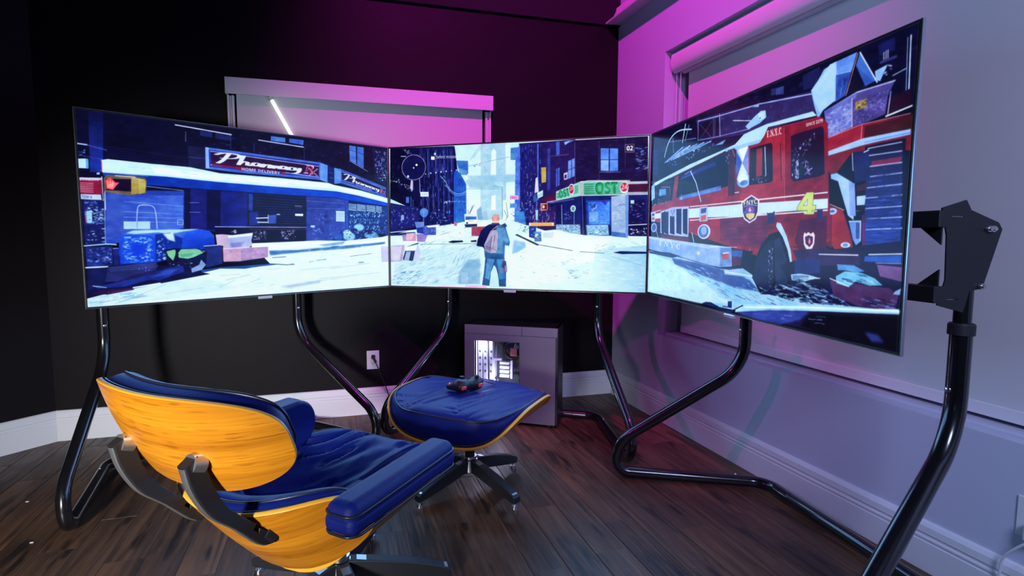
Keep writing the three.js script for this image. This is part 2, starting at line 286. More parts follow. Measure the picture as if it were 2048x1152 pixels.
  P('#8ab4ff',[671,140,691,141,690,274,668,276]); P('#5f96ee',[1464,169,1524,186,1517,310,1460,296]); P('#25123c',[703,160,1451,188,1450,266,703,250]); P('#3a0f3a',[703,224,1158,238,1158,267,703,253]);
  L('#9db8ff',5,[700,163,1451,196]); L('#a9b9ff',5,[700,250,878,258]); L('#9fb4ff',5,[1180,261,1448,277]); L('#4f6ae0',4,[694,151,1464,176]); P('#7a1a50',[708,246,865,251,884,261,708,256]);
  P('#8c1d4a',[863,250,904,253,904,273,864,270]); P('#8c1d4a',[1165,258,1194,261,1194,278,1165,277]); T('HOME DELIVERY','#d8d0ff','bold sans-serif',[891,270,1157,278,891,251]); script([721,236,1310,251,724,157],'#dceaff',1);
  T('R','#e8b8e8','bold italic serif',[1328,256,1405,258,1331,191]); T('R','#7c1850','bold italic serif',[1334,248,1398,253,1337,197]); L('#e8b8e8',9,[1375,217,1437,267]); L('#e8b8e8',9,[1438,218,1378,267]);
  L('#8c1f5c',4,[1375,217,1437,267]); L('#8c1f5c',4,[1438,218,1378,267]); P('#12206e',[1528,186,1572,197,1570,321,1524,310]); L('#3a5ac8',4,[1538,233,1567,238]); L('#3a5ac8',4,[1538,271,1567,277]);
  P('#3f66d4',[1577,196,1631,200,2038,317,2035,398,1628,310,1574,317]); P('#5c93ea',[1577,196,1631,203,1628,310,1574,317]); P('#1a2aa0',[1640,214,2032,328,2031,383,1637,294]); P('#1b1240',[1642,226,2028,337,2027,370,1641,278]);
  L('#98b6ff',4,[1642,221,2028,333]); L('#98b6ff',3,[1641,287,1744,307]); script([1650,278,1969,357,1651,224],'#dceaff',0.9); T('HOME DELIVERY','#b8b8ff','bold sans-serif',[1757,317,1905,353,1757,307]);
  T('Rx','#d890d8','bold italic serif',[1975,364,2027,376,1975,328]); P('#2340b4',[121,446,536,431,524,667,104,774]); G('#2b48bc','#3c66dc',[127,504,510,487],[146,473,528,460,518,664,131,750]);
  P('#334fc0',[124,468,209,464,197,708,110,744]); L('#7f9cf0',3,[209,511,526,527]); L('#7f9cf0',3,[206,571,523,578]); L('#7f9cf0',3,[204,604,521,603]); L('#7f9cf0',3,[203,631,520,631]); L('#8fb0ff',3,[321,413,530,428]);
  S(['#4f74e0','#2a46b8'],60,3,60,0.003,[153,478,527,467,520,644,141,708],11); L('#9fbcff',6,[264,673,273,551,284,530,316,526,356,530,371,557,374,671],1); P('#a8d8ff',[200,630,338,627,336,674,199,675]);
  L('#5f8ae8',3,[270,630,267,675]); L('#aac4ff',3,[490,614,521,613,520,644,488,645,490,614]); P('#0a0c3c',[536,410,574,410,563,670,524,670]); P('#151a72',[573,414,944,420,934,708,561,675]);
  P('#0b0e44',[668,414,754,416,743,681,657,675]); P('#141c78',[754,420,921,424,913,657,744,661]); L('#080a30',3,[670,436,750,438]); L('#080a30',3,[670,453,750,456]); L('#080a30',3,[668,470,748,473]); L('#080a30',3,[668,487,748,491]);
  L('#080a30',3,[667,504,747,508]); L('#080a30',3,[667,523,747,526]); L('#080a30',3,[666,540,746,543]); L('#080a30',3,[666,557,746,561]); L('#080a30',3,[664,574,744,578]); L('#080a30',3,[664,591,744,595]);
  L('#080a30',3,[663,608,743,614]); L('#080a30',3,[663,625,743,631]); L('#080a30',3,[661,643,741,648]); L('#080a30',3,[661,660,741,665]); L('#5a70d8',4,[564,503,620,501]); L('#5a70d8',4,[561,564,623,563]);
  P('#0e1040',[928,417,1342,427,1340,653,918,657]); L('#04051c',5,[984,441,1338,451]); L('#04051c',5,[983,460,1337,470]); L('#04051c',5,[983,480,1337,487]); L('#04051c',5,[981,498,1337,506]); L('#04051c',5,[981,518,1335,524]);
  L('#04051c',5,[980,538,1335,541]); L('#04051c',5,[980,557,1334,560]); L('#04051c',5,[978,577,1334,578]); L('#04051c',5,[978,597,1334,595]); L('#04051c',5,[977,615,1332,614]); L('#04051c',5,[977,635,1332,633]);
  L('#2a2f80',2,[984,450,1338,461]); L('#2a2f80',2,[983,468,1337,478]); L('#2a2f80',2,[983,486,1337,494]); L('#2a2f80',2,[981,504,1335,511]); L('#2a2f80',2,[981,521,1335,527]); L('#2a2f80',2,[980,540,1335,544]);
  L('#2a2f80',2,[980,558,1334,560]); L('#2a2f80',2,[980,575,1334,577]); L('#2a2f80',2,[978,594,1334,593]); L('#2a2f80',2,[978,611,1332,610]); L('#2a2f80',2,[977,630,1332,625]); P('#243a9c',[934,427,961,428,957,543,930,540]);
  P('#1c2a88',[933,550,990,548,1001,638,930,645]); P('#3550b8',[1063,571,1120,565,1117,625,1060,630]); L('#dfeaff',7,[981,593,1061,588]); L('#dfeaff',7,[988,621,1060,620]); L('#cfe0ff',4,[1063,567,1060,623]);
  P('#e8f4ff',[1258,554,1320,553,1318,570,1258,570]); P('#9fb4f0',[1123,558,1148,558,1148,567,1123,567]); T('OPEN','#8080c0','bold sans-serif',[1257,504,1312,506,1257,491]); L('#8a94e8',6,[710,655,1340,653]);
  P('#0a0930',[710,661,1340,660,1335,767,707,741]); L('#5c2a60',4,[935,670,1340,667]); D(['#c8d4ff','#7f90d8','#b090c8','#0a0930'],60,8,6,[951,680,1044,677,1050,740,950,743],13);
  D(['#c8d4ff','#7f90d8','#b090c8','#0a0930'],70,9,6,[1151,675,1258,671,1257,741,1148,744],14); D(['#8f9cd8','#d8e0ff'],12,6,7,[810,674,848,674,848,701,808,701],15);
  G('#243290','#3450c0',[1345,450,1685,747],[1347,424,1575,424,1692,441,1698,754,1337,760]); L('#5a74d8',3,[1352,457,1662,466]); L('#5a74d8',3,[1351,511,1661,508]);
  D(['#4a66d0','#1f2c86','#2d42a8'],120,10,14,[1351,523,1687,520,1690,738,1344,745],16); E('#1a2170',1497,567,15,16,4); L('#1c2878',5,[1662,443,1664,754]); P('#bfe4ff',[1584,523,1657,523,1654,605,1582,604]);
  L('#7fa8e0',2,[1592,538,1648,538]); L('#7fa8e0',2,[1592,546,1647,547]); L('#7fa8e0',2,[1592,553,1647,554]); L('#7fa8e0',2,[1592,561,1647,563]); L('#7fa8e0',2,[1591,568,1647,570]); L('#7fa8e0',2,[1591,577,1647,578]);
  L('#7fa8e0',2,[1591,584,1647,587]); L('#7fa8e0',2,[1591,591,1647,594]); P('#a8d8ff',[1375,637,1407,637,1405,654,1374,651]); L('#5f9cf0',4,[1394,667,1417,681,1438,658,1445,677]); P('#123088',[1688,450,2064,476,2059,707,1682,675]);
  L('#c8f4ff',4,[1692,466,1758,471]); L('#c8f4ff',4,[1692,474,1758,480]); L('#c8f4ff',4,[1692,484,1757,490]); L('#c8f4ff',4,[1691,493,1757,498]); L('#c8f4ff',4,[1691,503,1757,508]); L('#c8f4ff',4,[1691,511,1757,517]);
  L('#c8f4ff',4,[1767,468,1842,474]); L('#c8f4ff',4,[1767,477,1842,483]); L('#c8f4ff',4,[1767,486,1842,491]); L('#c8f4ff',4,[1767,496,1842,500]); L('#c8f4ff',4,[1765,504,1842,510]); L('#c8f4ff',4,[1765,513,1842,518]);
  L('#c8f4ff',4,[1852,471,1929,476]); L('#c8f4ff',4,[1852,480,1929,486]); L('#c8f4ff',4,[1851,488,1929,494]); L('#c8f4ff',4,[1851,497,1929,503]); L('#c8f4ff',4,[1851,506,1929,511]); L('#c8f4ff',4,[1851,514,1929,520]);
  L('#c8f4ff',4,[1939,474,1991,480]); L('#c8f4ff',4,[1939,483,1991,488]); L('#c8f4ff',4,[1939,490,1991,497]); L('#c8f4ff',4,[1939,498,1991,506]); L('#c8f4ff',4,[1938,507,1991,514]); L('#c8f4ff',4,[1938,516,1991,523]);
  D(['#9fe0ff','#d8f8ff','#4aa0d8','#1c4aa8'],16,5,9,[1695,527,1730,528,1730,570,1694,570],20); D(['#9fe0ff','#d8f8ff','#4aa0d8','#1c4aa8'],16,5,9,[1694,578,1728,580,1728,621,1692,621],21);
  D(['#9fe0ff','#d8f8ff','#4aa0d8','#1c4aa8'],16,5,9,[1692,628,1728,631,1727,671,1691,673],22); D(['#9fe0ff','#d8f8ff','#4aa0d8','#1c4aa8'],16,5,9,[1734,526,1770,527,1768,568,1734,570],23);
  D(['#9fe0ff','#d8f8ff','#4aa0d8','#1c4aa8'],16,5,9,[1734,577,1768,578,1768,620,1732,621],24); D(['#9fe0ff','#d8f8ff','#4aa0d8','#1c4aa8'],16,5,9,[1732,628,1767,630,1767,671,1731,671],25);
  D(['#9fe0ff','#d8f8ff','#4aa0d8','#1c4aa8'],16,5,9,[1774,526,1809,527,1809,568,1774,568],26); D(['#9fe0ff','#d8f8ff','#4aa0d8','#1c4aa8'],16,5,9,[1772,577,1808,578,1808,620,1772,620],27);
  D(['#9fe0ff','#d8f8ff','#4aa0d8','#1c4aa8'],16,5,9,[1772,628,1808,630,1807,671,1771,671],28); D(['#9fe0ff','#d8f8ff','#4aa0d8','#1c4aa8'],16,5,9,[1814,524,1851,526,1849,567,1814,567],29);
  D(['#9fe0ff','#d8f8ff','#4aa0d8','#1c4aa8'],16,5,9,[1814,575,1849,577,1848,618,1812,620],30); D(['#9fe0ff','#d8f8ff','#4aa0d8','#1c4aa8'],16,5,9,[1812,627,1848,630,1848,671,1811,671],31);
  D(['#9fe0ff','#d8f8ff','#4aa0d8','#1c4aa8'],16,5,9,[1855,523,1892,524,1891,565,1854,567],32); D(['#9fe0ff','#d8f8ff','#4aa0d8','#1c4aa8'],16,5,9,[1854,574,1891,577,1889,618,1854,618],33);
  D(['#9fe0ff','#d8f8ff','#4aa0d8','#1c4aa8'],16,5,9,[1852,627,1889,628,1888,671,1852,671],34); D(['#9fe0ff','#d8f8ff','#4aa0d8','#1c4aa8'],16,5,9,[1897,521,1934,523,1932,565,1895,565],35);
  D(['#9fe0ff','#d8f8ff','#4aa0d8','#1c4aa8'],16,5,9,[1895,574,1932,575,1932,618,1894,618],36); D(['#9fe0ff','#d8f8ff','#4aa0d8','#1c4aa8'],16,5,9,[1894,627,1931,628,1931,671,1894,671],37);
  D(['#9fe0ff','#d8f8ff','#4aa0d8','#1c4aa8'],16,5,9,[1938,520,1977,521,1975,564,1938,564],38); D(['#9fe0ff','#d8f8ff','#4aa0d8','#1c4aa8'],16,5,9,[1938,573,1975,574,1974,617,1937,617],39);
  D(['#9fe0ff','#d8f8ff','#4aa0d8','#1c4aa8'],16,5,9,[1937,625,1974,628,1972,670,1935,671],40); D(['#101448','#39489c','#7f8cd0'],80,7,10,[1952,504,2062,508,2059,698,1949,691],45);
  P('#1a3a9c',[1545,754,1562,700,1657,661,1754,635,1879,667,1954,707,1962,757]); E('#2a50b8',1595,723,35,31,3); E('#7fc4e8',1691,720,51,34,3); E('#a8e4f4',1674,691,34,24,3); E('#8ad0f0',1780,648,45,27,3);
  E('#14287c',1797,715,50,32,3); E('#5fa8e0',1884,707,60,28,3); E('#0f1c60',1869,683,43,20,3); E('#102070',1735,675,32,20,3); E('#3a70c8',1934,724,28,24,3);
  D(['#bff0ff','#0e1c60','#4a90d8','#d8ffff'],90,9,6,[1572,677,1927,650,1952,748,1562,745],47);
  P('#dff8ff',[1,1141,0,1080,201,1035,377,997,543,970,730,930,1064,914,934,767,1127,761,1431,750,1655,754,1991,724,2064,707,2055,1134,1,1132]); P('#cdeefa',[1,1141,-1,1085,200,1041,403,1001,664,1007,853,1068,397,1118]);
  P('#eefdff',[931,774,1141,768,1431,760,1698,767,1971,744,2058,733,2057,798,1445,791,1068,814,947,798]); P('#3f78c0',[1060,821,1288,818,1527,800,1785,783,2019,765,2018,781,1697,814,1365,831,1067,854],3);
  P('#7fb4dc',[1430,783,1655,758,1637,781,1487,795],2); S(['#2f5ca8','#6fa4d4','#f4ffff'],60,4,50,-0.065,[1067,825,2019,765,2018,790,1365,838,1067,850],51);
  P('#1f4aa4',[607,940,730,925,925,920,1064,914,1135,920,994,930,891,942,730,935,621,957]); L('#4a5a78',5,[1064,914,1180,925,1240,924]); L('#6a7c90',4,[1194,925,1231,920]); L('#7c94a8',7,[1084,871,1178,867]);
  L('#5c7080',4,[1414,900,1491,895]); L('#6c8090',4,[1695,877,1894,858]); E('#8496b0',1791,928,27,7,2); L('#8a9aa4',4,[1355,910,1394,907]); L('#a4c4cc',3,[764,1015,923,985]); L('#a4c4cc',3,[724,1060,823,1015]);
  L('#a4c4cc',3,[921,1038,990,1017]); L('#a4c4cc',3,[1058,1068,1087,1062]); L('#a4c4cc',3,[1438,1041,1967,1017]); L('#a4c4cc',3,[1358,1064,1691,1035]); L('#a4c4cc',3,[1522,968,1874,938]); L('#a4c4cc',3,[1284,967,1607,952]);
  L('#a4c4cc',3,[728,982,857,978]); L('#a4c4cc',3,[264,1077,401,1022]); L('#a4c4cc',3,[60,1114,186,1085]); L('#a4c4cc',3,[371,1084,694,1048]); L('#a4c4cc',3,[1185,1090,1438,1061]);
  S(['#b8dce8','#ffffff','#c8e8f0','#f4ffff'],260,4,90,-0.03,[7,1121,200,1047,543,982,1064,928,2058,748,2051,1117,11,1134],53); S(['#7fb8dc','#5a9cd0','#a8d8f0'],70,4,60,-0.114,[1,1132,4,1068,200,1047,316,1087,159,1117],55);
  P('#a8c4e8',[1130,1082,1438,1050,1438,1072,1204,1095],6); P('#c8c8f0',[1985,798,2057,807,2055,933,1991,931]); L('#8a9cc8',4,[1984,810,1987,927]); P('#0c1040',[-3,510,117,504,104,767,227,860,667,967,4,1074,6,795]);
  P('#151c62',[11,508,113,498,104,761,7,767]); D(['#5a8ce0','#a8d8ff','#24348c','#0a0c34'],130,9,6,[16,520,110,510,103,755,11,761],61); P('#8fd0ff',[21,574,50,567,46,640,23,643]);
  D(['#c8f0ff','#5a9cf0','#1f3fb0'],70,9,5,[31,565,106,557,103,644,31,648],62); L('#e07080',4,[17,577,20,640]); L('#7fa4f0',4,[114,468,104,761]); L('#a8d8ff',7,[1,774,111,764,156,768]); P('#1c2a80',[6,781,136,777,134,893,9,897]);
  D(['#3f5cc4','#0e1450','#7fa0f0'],70,8,8,[10,787,130,783,130,887,14,888],63); P('#1a2370',[140,788,170,790,164,888,140,893]); L('#a0c0ff',4,[140,791,164,790]); L('#cfeaff',8,[4,900,107,898]);
  G('#3f6ce0','#0f35c8',[336,684,330,801],[167,798,173,738,194,703,236,684,390,677,618,673,673,683,701,715,704,781,643,800,358,883,170,888]); P('#a8e0ff',[210,700,246,684,417,677,613,671,536,685,444,703,383,695,256,705],2);
  P('#1646e0',[177,733,194,708,334,714,360,734,353,877,176,883]); D(['#7fc4f0','#4a8cf0','#1238c0','#a8e4ff'],170,12,7,[189,721,350,721,343,875,186,877],65); P('#1440e0',[231,763,321,764,307,825,249,837],4);
  P('#0d2a9c',[361,708,444,695,516,734,501,804,358,877]); D(['#a8d8ff','#0a1450','#5f8ce8','#d8f0ff'],80,8,7,[364,745,431,721,436,867,364,870],66); P('#bfe8ff',[404,703,461,695,470,753,431,740],3);
  G('#2058f0','#0c30b8',[588,675,613,807],[510,740,534,695,606,675,673,683,701,721,704,781,628,797,513,798]); P('#1a2a78',[637,780,748,775,747,903,644,925]); L('#bfe4ff',5,[637,783,748,775]);
  P('#c8b4d8',[711,708,751,705,933,721,948,777,930,791,764,850,754,783,717,775]); P('#a8b8e8',[785,721,954,698,931,784,793,800]); P('#7f84d0',[803,763,898,757,871,790,805,795],4); P('#e0f0ff',[785,715,951,694,947,715,791,731]);
  P('#b090c8',[754,805,1054,793,1051,867,860,890,754,890]); P('#c8a0c8',[757,808,870,801,867,887,757,887]); D(['#d0a8c8','#9c84c8','#b8a0e0'],40,10,16,[766,813,1047,800,1044,864,770,880],67); L('#e07a60',4,[754,795,754,883]);
  L('#e8f4ff',4,[757,803,1054,790]); P('#232a70',[86,903,358,877,368,901,321,987,86,988]); P('#111850',[6,911,110,904,90,992,7,1034]); L('#5a6cc0',2,[116,904,356,888]); L('#5a6cc0',2,[119,914,360,898]);
  L('#5a6cc0',2,[121,925,366,908]); D(['#6f84d8','#1c246c'],26,4,12,[251,910,326,900,318,940,254,947],68); P('#0d1240',[411,803,467,794,598,800,654,817,646,890,606,954,488,971,421,897]);
  P('#7fd0a0',[418,813,473,801,466,841,453,873,426,841]); P('#74c89c',[477,833,501,801,588,800,643,817,604,845,538,863,487,855]); P('#4f9c84',[494,835,581,825,551,850,504,853],2); L('#0a0c34',6,[467,797,483,835,470,874]);
  L('#0c1038',5,[607,800,636,827,557,864]); D(['#a8c8f0','#0c1040','#3a4ca0'],50,8,6,[424,873,527,875,608,904,488,958,428,904],69); P('#7fa4e0',[616,871,644,905,618,938,558,954,554,928,603,904]);
  P('#1a2a8c',[508,907,434,917,323,950,216,981,101,1004,31,1008,54,1025,189,1022,321,987,370,995,446,968,513,945]); P('#2c46b8',[490,920,406,935,321,974,431,961],2); P('#1a1c58',[378,921,243,952,127,994,216,981,350,951]);
  L('#a8c0f0',4,[31,1008,94,1022]); P('#24123f',[16,1052,76,1032,231,1028,234,1044,99,1064]); L('#e4f8ff',8,[231,1031,374,1012]); L('#5a2a64',4,[100,1052,229,1040]); P('#8a1840',[-1,387,104,380,103,476,1,478]);
  P('#b8d0ff',[-1,384,107,378,107,391,-1,396]); P('#bfd8ff',[1,478,97,476,99,507,1,506]); L('#c8d8ff',4,[106,371,106,510]); T('STANDING','#e8e0ff','bold sans-serif',[0,400,91,396,1,383]); L('#e0a8c8',3,[3,414,63,414]);
  L('#e0a8c8',3,[3,424,63,424]); L('#e0a8c8',3,[1,434,61,434]); L('#e0a8c8',3,[1,444,61,444]); L('#e0a8c8',3,[1,454,60,454]); L('#e0a8c8',3,[1,464,60,464]); T('TOW A','#4860a0','bold sans-serif',[4,500,53,501,6,483]);
  P('#6a5a48',[114,377,133,358,251,354,324,364,331,378,324,458,246,471,113,454]); P('#a89448',[251,367,321,371,328,386,320,453,247,468]); P('#b8b060',[287,370,326,380,320,453,288,463]); P('#16082a',[124,381,251,376,247,450,123,448]);
  P('#ff5560',[123,393,134,378,144,374,156,383,171,401,190,400,171,423,157,444,126,440]); P('#ff8a90',[129,396,150,386,164,408,156,431,131,433],2); L('#c01c38',3,[139,380,140,410]); L('#c01c38',3,[151,383,150,408]);
  L('#e0e4f0',4,[171,361,273,363]); L('#d8e4ff',3,[257,370,318,377]); L('#7a6838',4,[117,457,246,471]); L('#c8d4ff',5,[116,457,114,563]); P('#a8d0ff',[83,350,97,348,96,360,81,361]);
      return finish();
    },
    middle() {
  begin('#dff6ff'); G('#c4ecff','#e8fdff',[741,-14,740,590],[554,-4,1101,7,1104,613,550,628]); P('#a8d4ec',[785,0,987,1,993,437,790,453]); P('#e4faff',[875,61,895,39,911,63,911,250,867,248]);
  P('#d8f2fc',[984,16,1031,14,1031,170,991,207]); D(['#d8f2ff','#8cc0e0'],60,5,8,[807,16,847,17,847,248,810,247],3); D(['#c8eaf8','#94c8e4'],40,4,8,[935,60,967,61,968,244,940,244],4);
  P('#9cccea',[678,243,1103,241,1103,294,944,306,720,291],4); P('#b0dcf0',[785,293,968,298,968,591,785,590]); P('#f0fdff',[875,404,908,397,908,513,871,513]); P('#9ccbe6',[657,281,740,244,884,288,944,351,698,337],6);
  D(['#d0eefa','#8cc0e0'],40,4,9,[814,403,847,403,847,513,818,513],5); L('#6f9cc0',3,[678,169,863,133,1094,97]); L('#7fa8c8',3,[700,119,781,14]); L('#88b0cc',3,[724,104,807,9]); L('#7ca8c8',3,[657,344,960,351]);
  L('#4a6c90',3,[960,337,964,573]); L('#5f80a0',3,[891,327,964,340]); D(['#2f4868'],10,6,8,[720,159,790,150,790,169,720,174],6); P('#88b4dc',[756,511,790,480,805,590,748,590],2); P('#a0c4e0',[805,527,838,513,847,591,805,590],2);
  P('#2f6cc8',[583,119,683,126,683,227,616,233]); P('#4f8cd8',[596,174,674,204,674,236,624,233]); P('#3f80c8',[1027,41,1101,37,1103,136,1027,131]); L('#34506c',3,[681,510,686,557,718,478]); L('#34506c',3,[694,541,731,471]);
  L('#38566f',3,[993,457,1008,561,988,593]); L('#38566f',3,[977,514,1005,577]); P('#0a0a34',[10,3,571,9,594,193,633,281,666,313,668,628,-3,707]); G('#08072a','#141a6a',[99,14,554,36],[10,-1,567,4,567,648,-3,707]);
  L('#26308e',5,[284,-1,288,143]); L('#10124c',6,[286,223,286,504]); L('#0c0c3c',5,[294,67,298,356]); L('#3448a8',6,[296,338,297,508]); L('#3a2a78',5,[306,56,310,327]); L('#1c1a5c',6,[308,296,308,513]);
  L('#1a2278',5,[317,44,321,300]); L('#0a0a30',6,[320,251,320,517]); L('#08082c',5,[328,33,333,271]); L('#10124c',6,[330,368,330,521]); L('#4a5cc8',5,[340,21,344,244]); L('#3448a8',6,[341,324,341,526]);
  L('#26308e',5,[351,10,356,217]); L('#1c1a5c',6,[353,280,353,530]); L('#0c0c3c',5,[363,79,367,190]); L('#0a0a30',6,[366,237,364,534]); L('#3a2a78',5,[374,67,378,161]); L('#10124c',6,[376,353,376,538]);
  L('#1a2278',5,[386,56,388,373]); L('#3448a8',6,[387,310,387,543]); L('#08082c',5,[396,44,400,346]); L('#1c1a5c',6,[398,266,398,546]); L('#4a5cc8',5,[407,33,411,318]); L('#0a0a30',6,[408,381,410,550]);
  L('#26308e',5,[418,21,423,290]); L('#10124c',6,[420,338,421,554]); L('#0c0c3c',5,[430,10,434,263]); L('#3448a8',6,[431,294,431,558]); L('#3a2a78',5,[440,77,446,236]); L('#1c1a5c',6,[443,251,443,563]);
  L('#1a2278',5,[451,66,457,208]); L('#0a0a30',6,[453,367,454,567]); L('#08082c',5,[463,54,468,181]); L('#10124c',6,[466,323,466,571]); L('#4a5cc8',5,[474,43,480,154]); L('#3448a8',6,[477,280,477,575]);
  L('#26308e',5,[486,31,488,364]); L('#1c1a5c',6,[488,237,488,580]); L('#0c0c3c',5,[497,21,500,336]); L('#0a0a30',6,[498,353,498,584]); L('#3a2a78',5,[507,10,511,308]); L('#10124c',6,[510,308,510,587]);
  L('#1a2278',5,[518,77,523,281]); L('#3448a8',6,[521,266,521,591]); L('#08082c',5,[528,66,534,254]); L('#1c1a5c',6,[531,381,533,595]); L('#4a5cc8',5,[540,54,546,227]); L('#0a0a30',6,[543,337,543,600]);
  L('#26308e',5,[551,43,557,200]); L('#10124c',6,[554,294,554,604]); L('#0c0c3c',5,[563,31,567,173]); L('#3448a8',6,[566,251,566,608]);
  S(['#3a4cb8','#0a0a30','#5a4a9c','#7f98f0','#101454'],230,4,36,1.574,[267,6,554,7,558,608,258,647],7); G('#1b48c0','#2f78e0',[594,193,656,588],[566,211,583,184,624,233,666,306,668,608,563,635]); L('#123090',3,[581,221,574,618]);
  L('#123090',3,[596,240,590,615]); L('#123090',3,[610,257,606,614]); L('#123090',3,[624,276,621,611]); L('#123090',3,[640,294,637,608]); L('#123090',3,[654,311,653,605]);
  S(['#4f98f0','#0f2c8c'],50,3,24,1.578,[574,231,661,321,664,588,571,613],8); S(['#1c2278','#080828','#30206a'],120,5,26,1.576,[14,11,258,14,251,585,3,665],9); L('#8fc4f0',5,[446,236,488,268,514,333,573,381,623,383,666,364],1);
  L('#7fb4e8',4,[497,317,538,373,598,401,657,384],1); D(['#bfe8ff','#5a90e0'],50,6,6,[446,227,488,237,530,333,501,340,463,276],10); D(['#c8f0ff','#7fb0f0'],24,7,7,[483,427,530,433,530,460,474,458],11); E('#e8f8ff',321,216,5,4);
  E('#e8f8ff',366,211,5,6); E('#e8f8ff',410,208,6,5); E('#e8f8ff',454,204,6,6); E('#e8f8ff',498,201,6,5); E('#e8f8ff',543,197,4,4); E('#e8f8ff',586,194,5,4); E('#a8ccff',551,441,3,3); E('#a8ccff',566,441,4,3);
  E('#a8ccff',581,441,3,3); E('#a8ccff',596,441,2,3); E('#a8ccff',610,441,4,5); E('#a8ccff',626,441,2,5); E('#a8ccff',640,443,3,3); E('#a8ccff',654,443,4,3);
  D(['#e8f4ff','#a8c0f0','#d8e8ff'],55,8,9,[6,221,131,266,210,333,200,357,94,306,4,278],12); D(['#d8f0ff','#90b8f0'],34,7,7,[121,7,179,19,213,67,179,66],13); P('#c8c0f0',[193,260,210,268,210,333,200,357,183,324]);
  L('#c8d8ff',5,[107,67,151,69]); E('#c8e0ff',404,60,9,11,1); L('#a0b0f0',5,[268,246,271,358]); P('#dff0ff',[271,358,346,360,346,398,276,397]); L('#7f98d0',2,[284,373,337,373]); L('#7f98d0',2,[284,383,337,383]);
  P('#c8f0ff',[7,410,146,470,6,443]); P('#0b0b34',[7,353,147,404,146,466,7,410]); P('#3a60c0',[147,397,173,397,173,446,146,446]); L('#5f8ce0',4,[191,397,189,584]); L('#3c5cc0',6,[209,421,206,584]);
  P('#1a1f70',[6,451,261,484,258,634,1,698]); D(['#6f94e8','#0b0c38','#31429c','#9c7cc8'],110,6,12,[10,467,251,487,250,618,7,674],14); E('#4f84e0',304,526,37,37); L('#7fb0ff',4,[300,504,303,708]);
  P('#7fa8e8',[100,543,127,543,126,584,99,584]); D(['#9cc0f0','#c8e0ff','#1a206c'],60,6,8,[348,506,551,500,550,620,347,634],15); G('#181a6a','#2a1450',[1121,60,1631,83],[1094,10,1520,1,1530,710,1097,708]);
  P('#1c1040',[1520,6,2039,3,2049,378,1524,344]); B('#2c1c58',22,9,[1257,29,1557,21,1561,337,1337,361]); B('#241648',24,10,[1594,16,2041,17,2048,336,1598,324]);
  D(['#3a1c54','#150c34','#2a1c60'],240,12,7,[1257,29,2041,17,2048,321,1260,367],16); S(['#4f6ce0','#08082c','#8fb0ff','#2a2c8c','#161858','#6a3c90'],260,4,26,1.558,[1101,14,1264,14,1261,594,1104,593],17);
  P('#5470e0',[1234,17,1245,17,1248,443,1237,443]); P('#4a6ce0',[1067,59,1101,21,1104,593,1061,593]); S(['#8fc4f8','#1c3ca0'],40,3,20,1.568,[1063,96,1103,60,1104,554,1064,554],18); P('#c0a858',[1265,197,1304,196,1305,308,1271,314]);
  L('#7a4a58',4,[1311,117,1470,109]); P('#16124a',[1701,69,1838,74,1841,248,1705,244]); P('#5a8cf4',[1707,74,1832,80,1835,243,1710,238]); L('#16124a',5,[1770,77,1772,241]); L('#16124a',4,[1708,157,1834,161]);
  P('#7fb0ff',[1712,160,1767,161,1768,237,1714,236]); L('#241a58',8,[1770,76,1772,241]); L('#8a80c8',4,[1702,246,1849,251]); L('#2f54b8',3,[1715,94,1761,81]); P('#6c94f0',[1470,157,1518,137,1520,270,1471,290]);
  L('#2a2a80',5,[1495,143,1498,284]); L('#2a2a80',4,[1471,224,1520,207]); P('#c8c0e8',[1437,248,1467,238,1468,290,1441,297]); P('#282060',[1445,260,1460,253,1460,283,1445,286]); P('#4a68d8',[1380,213,1407,203,1408,333,1381,347]);
  L('#1a1450',4,[1391,206,1392,340]); P('#3a5cd0',[1378,13,1404,10,1405,103,1380,117]); P('#5a88f0',[1438,46,1475,7,1520,6,1482,19,1445,39]); P('#2c3c9c',[1314,61,1334,56,1337,361,1314,376]); P('#9cc0f8',[1438,16,1482,7,1445,39]);
  L('#5a4a90',4,[1517,20,1524,336]); L('#3c3070',4,[1695,21,1700,304]); L('#3a2f6c',4,[1881,9,1885,220]); D(['#5a78d8','#2a3488','#90a8f0','#101040'],70,18,6,[1952,76,2038,77,2045,237,1959,240],19);
  P('#241c50',[1881,56,1944,54,1945,111,1882,109]); L('#c8a8b8',2,[1881,56,1944,54,1945,111,1882,109,1881,56]); T('02','#ffffff','bold sans-serif',[1891,99,1938,99,1891,66]);
  P('#a89cc0',[1307,443,1382,384,1524,326,1580,308,1922,311,1922,326,1598,324,1562,374,1562,416,1314,470]); P('#4a1444',[1268,436,1382,384,1382,446,1291,458]);
  P('#9fd8d0',[1382,381,1524,326,1568,308,1908,318,1917,411,1577,416,1382,448]); P('#b8c0c8',[1554,316,1584,308,1585,411,1560,418]); L('#e8f8ff',4,[1561,316,1620,306,1901,314]);
  P('#58b49c',[1390,396,1524,340,1547,337,1548,396,1390,437]); P('#5cb8a4',[1591,323,1887,324,1888,407,1592,404]); L('#1a5c54',3,[1592,407,1888,410]); P('#c0c4d8',[1908,321,2044,321,2045,340,1908,340]);
  P('#4a1640',[1908,340,2045,340,2047,397,1909,397]); P('#b0b4cc',[1909,397,2047,397,2047,414,1909,416]); L('#0e6c48',4,[1587,334,1658,333]); L('#0e6c48',4,[1588,350,1660,350]); L('#0e6c48',4,[1588,366,1661,366]);
  L('#0e6c48',4,[1588,381,1662,381]); L('#0e6c48',4,[1588,397,1665,398]); T('OST','#0c6a3c','bold sans-serif',[1670,403,1838,403,1668,321]); T('OST','#25a060','bold sans-serif',[1677,397,1831,397,1675,330]);
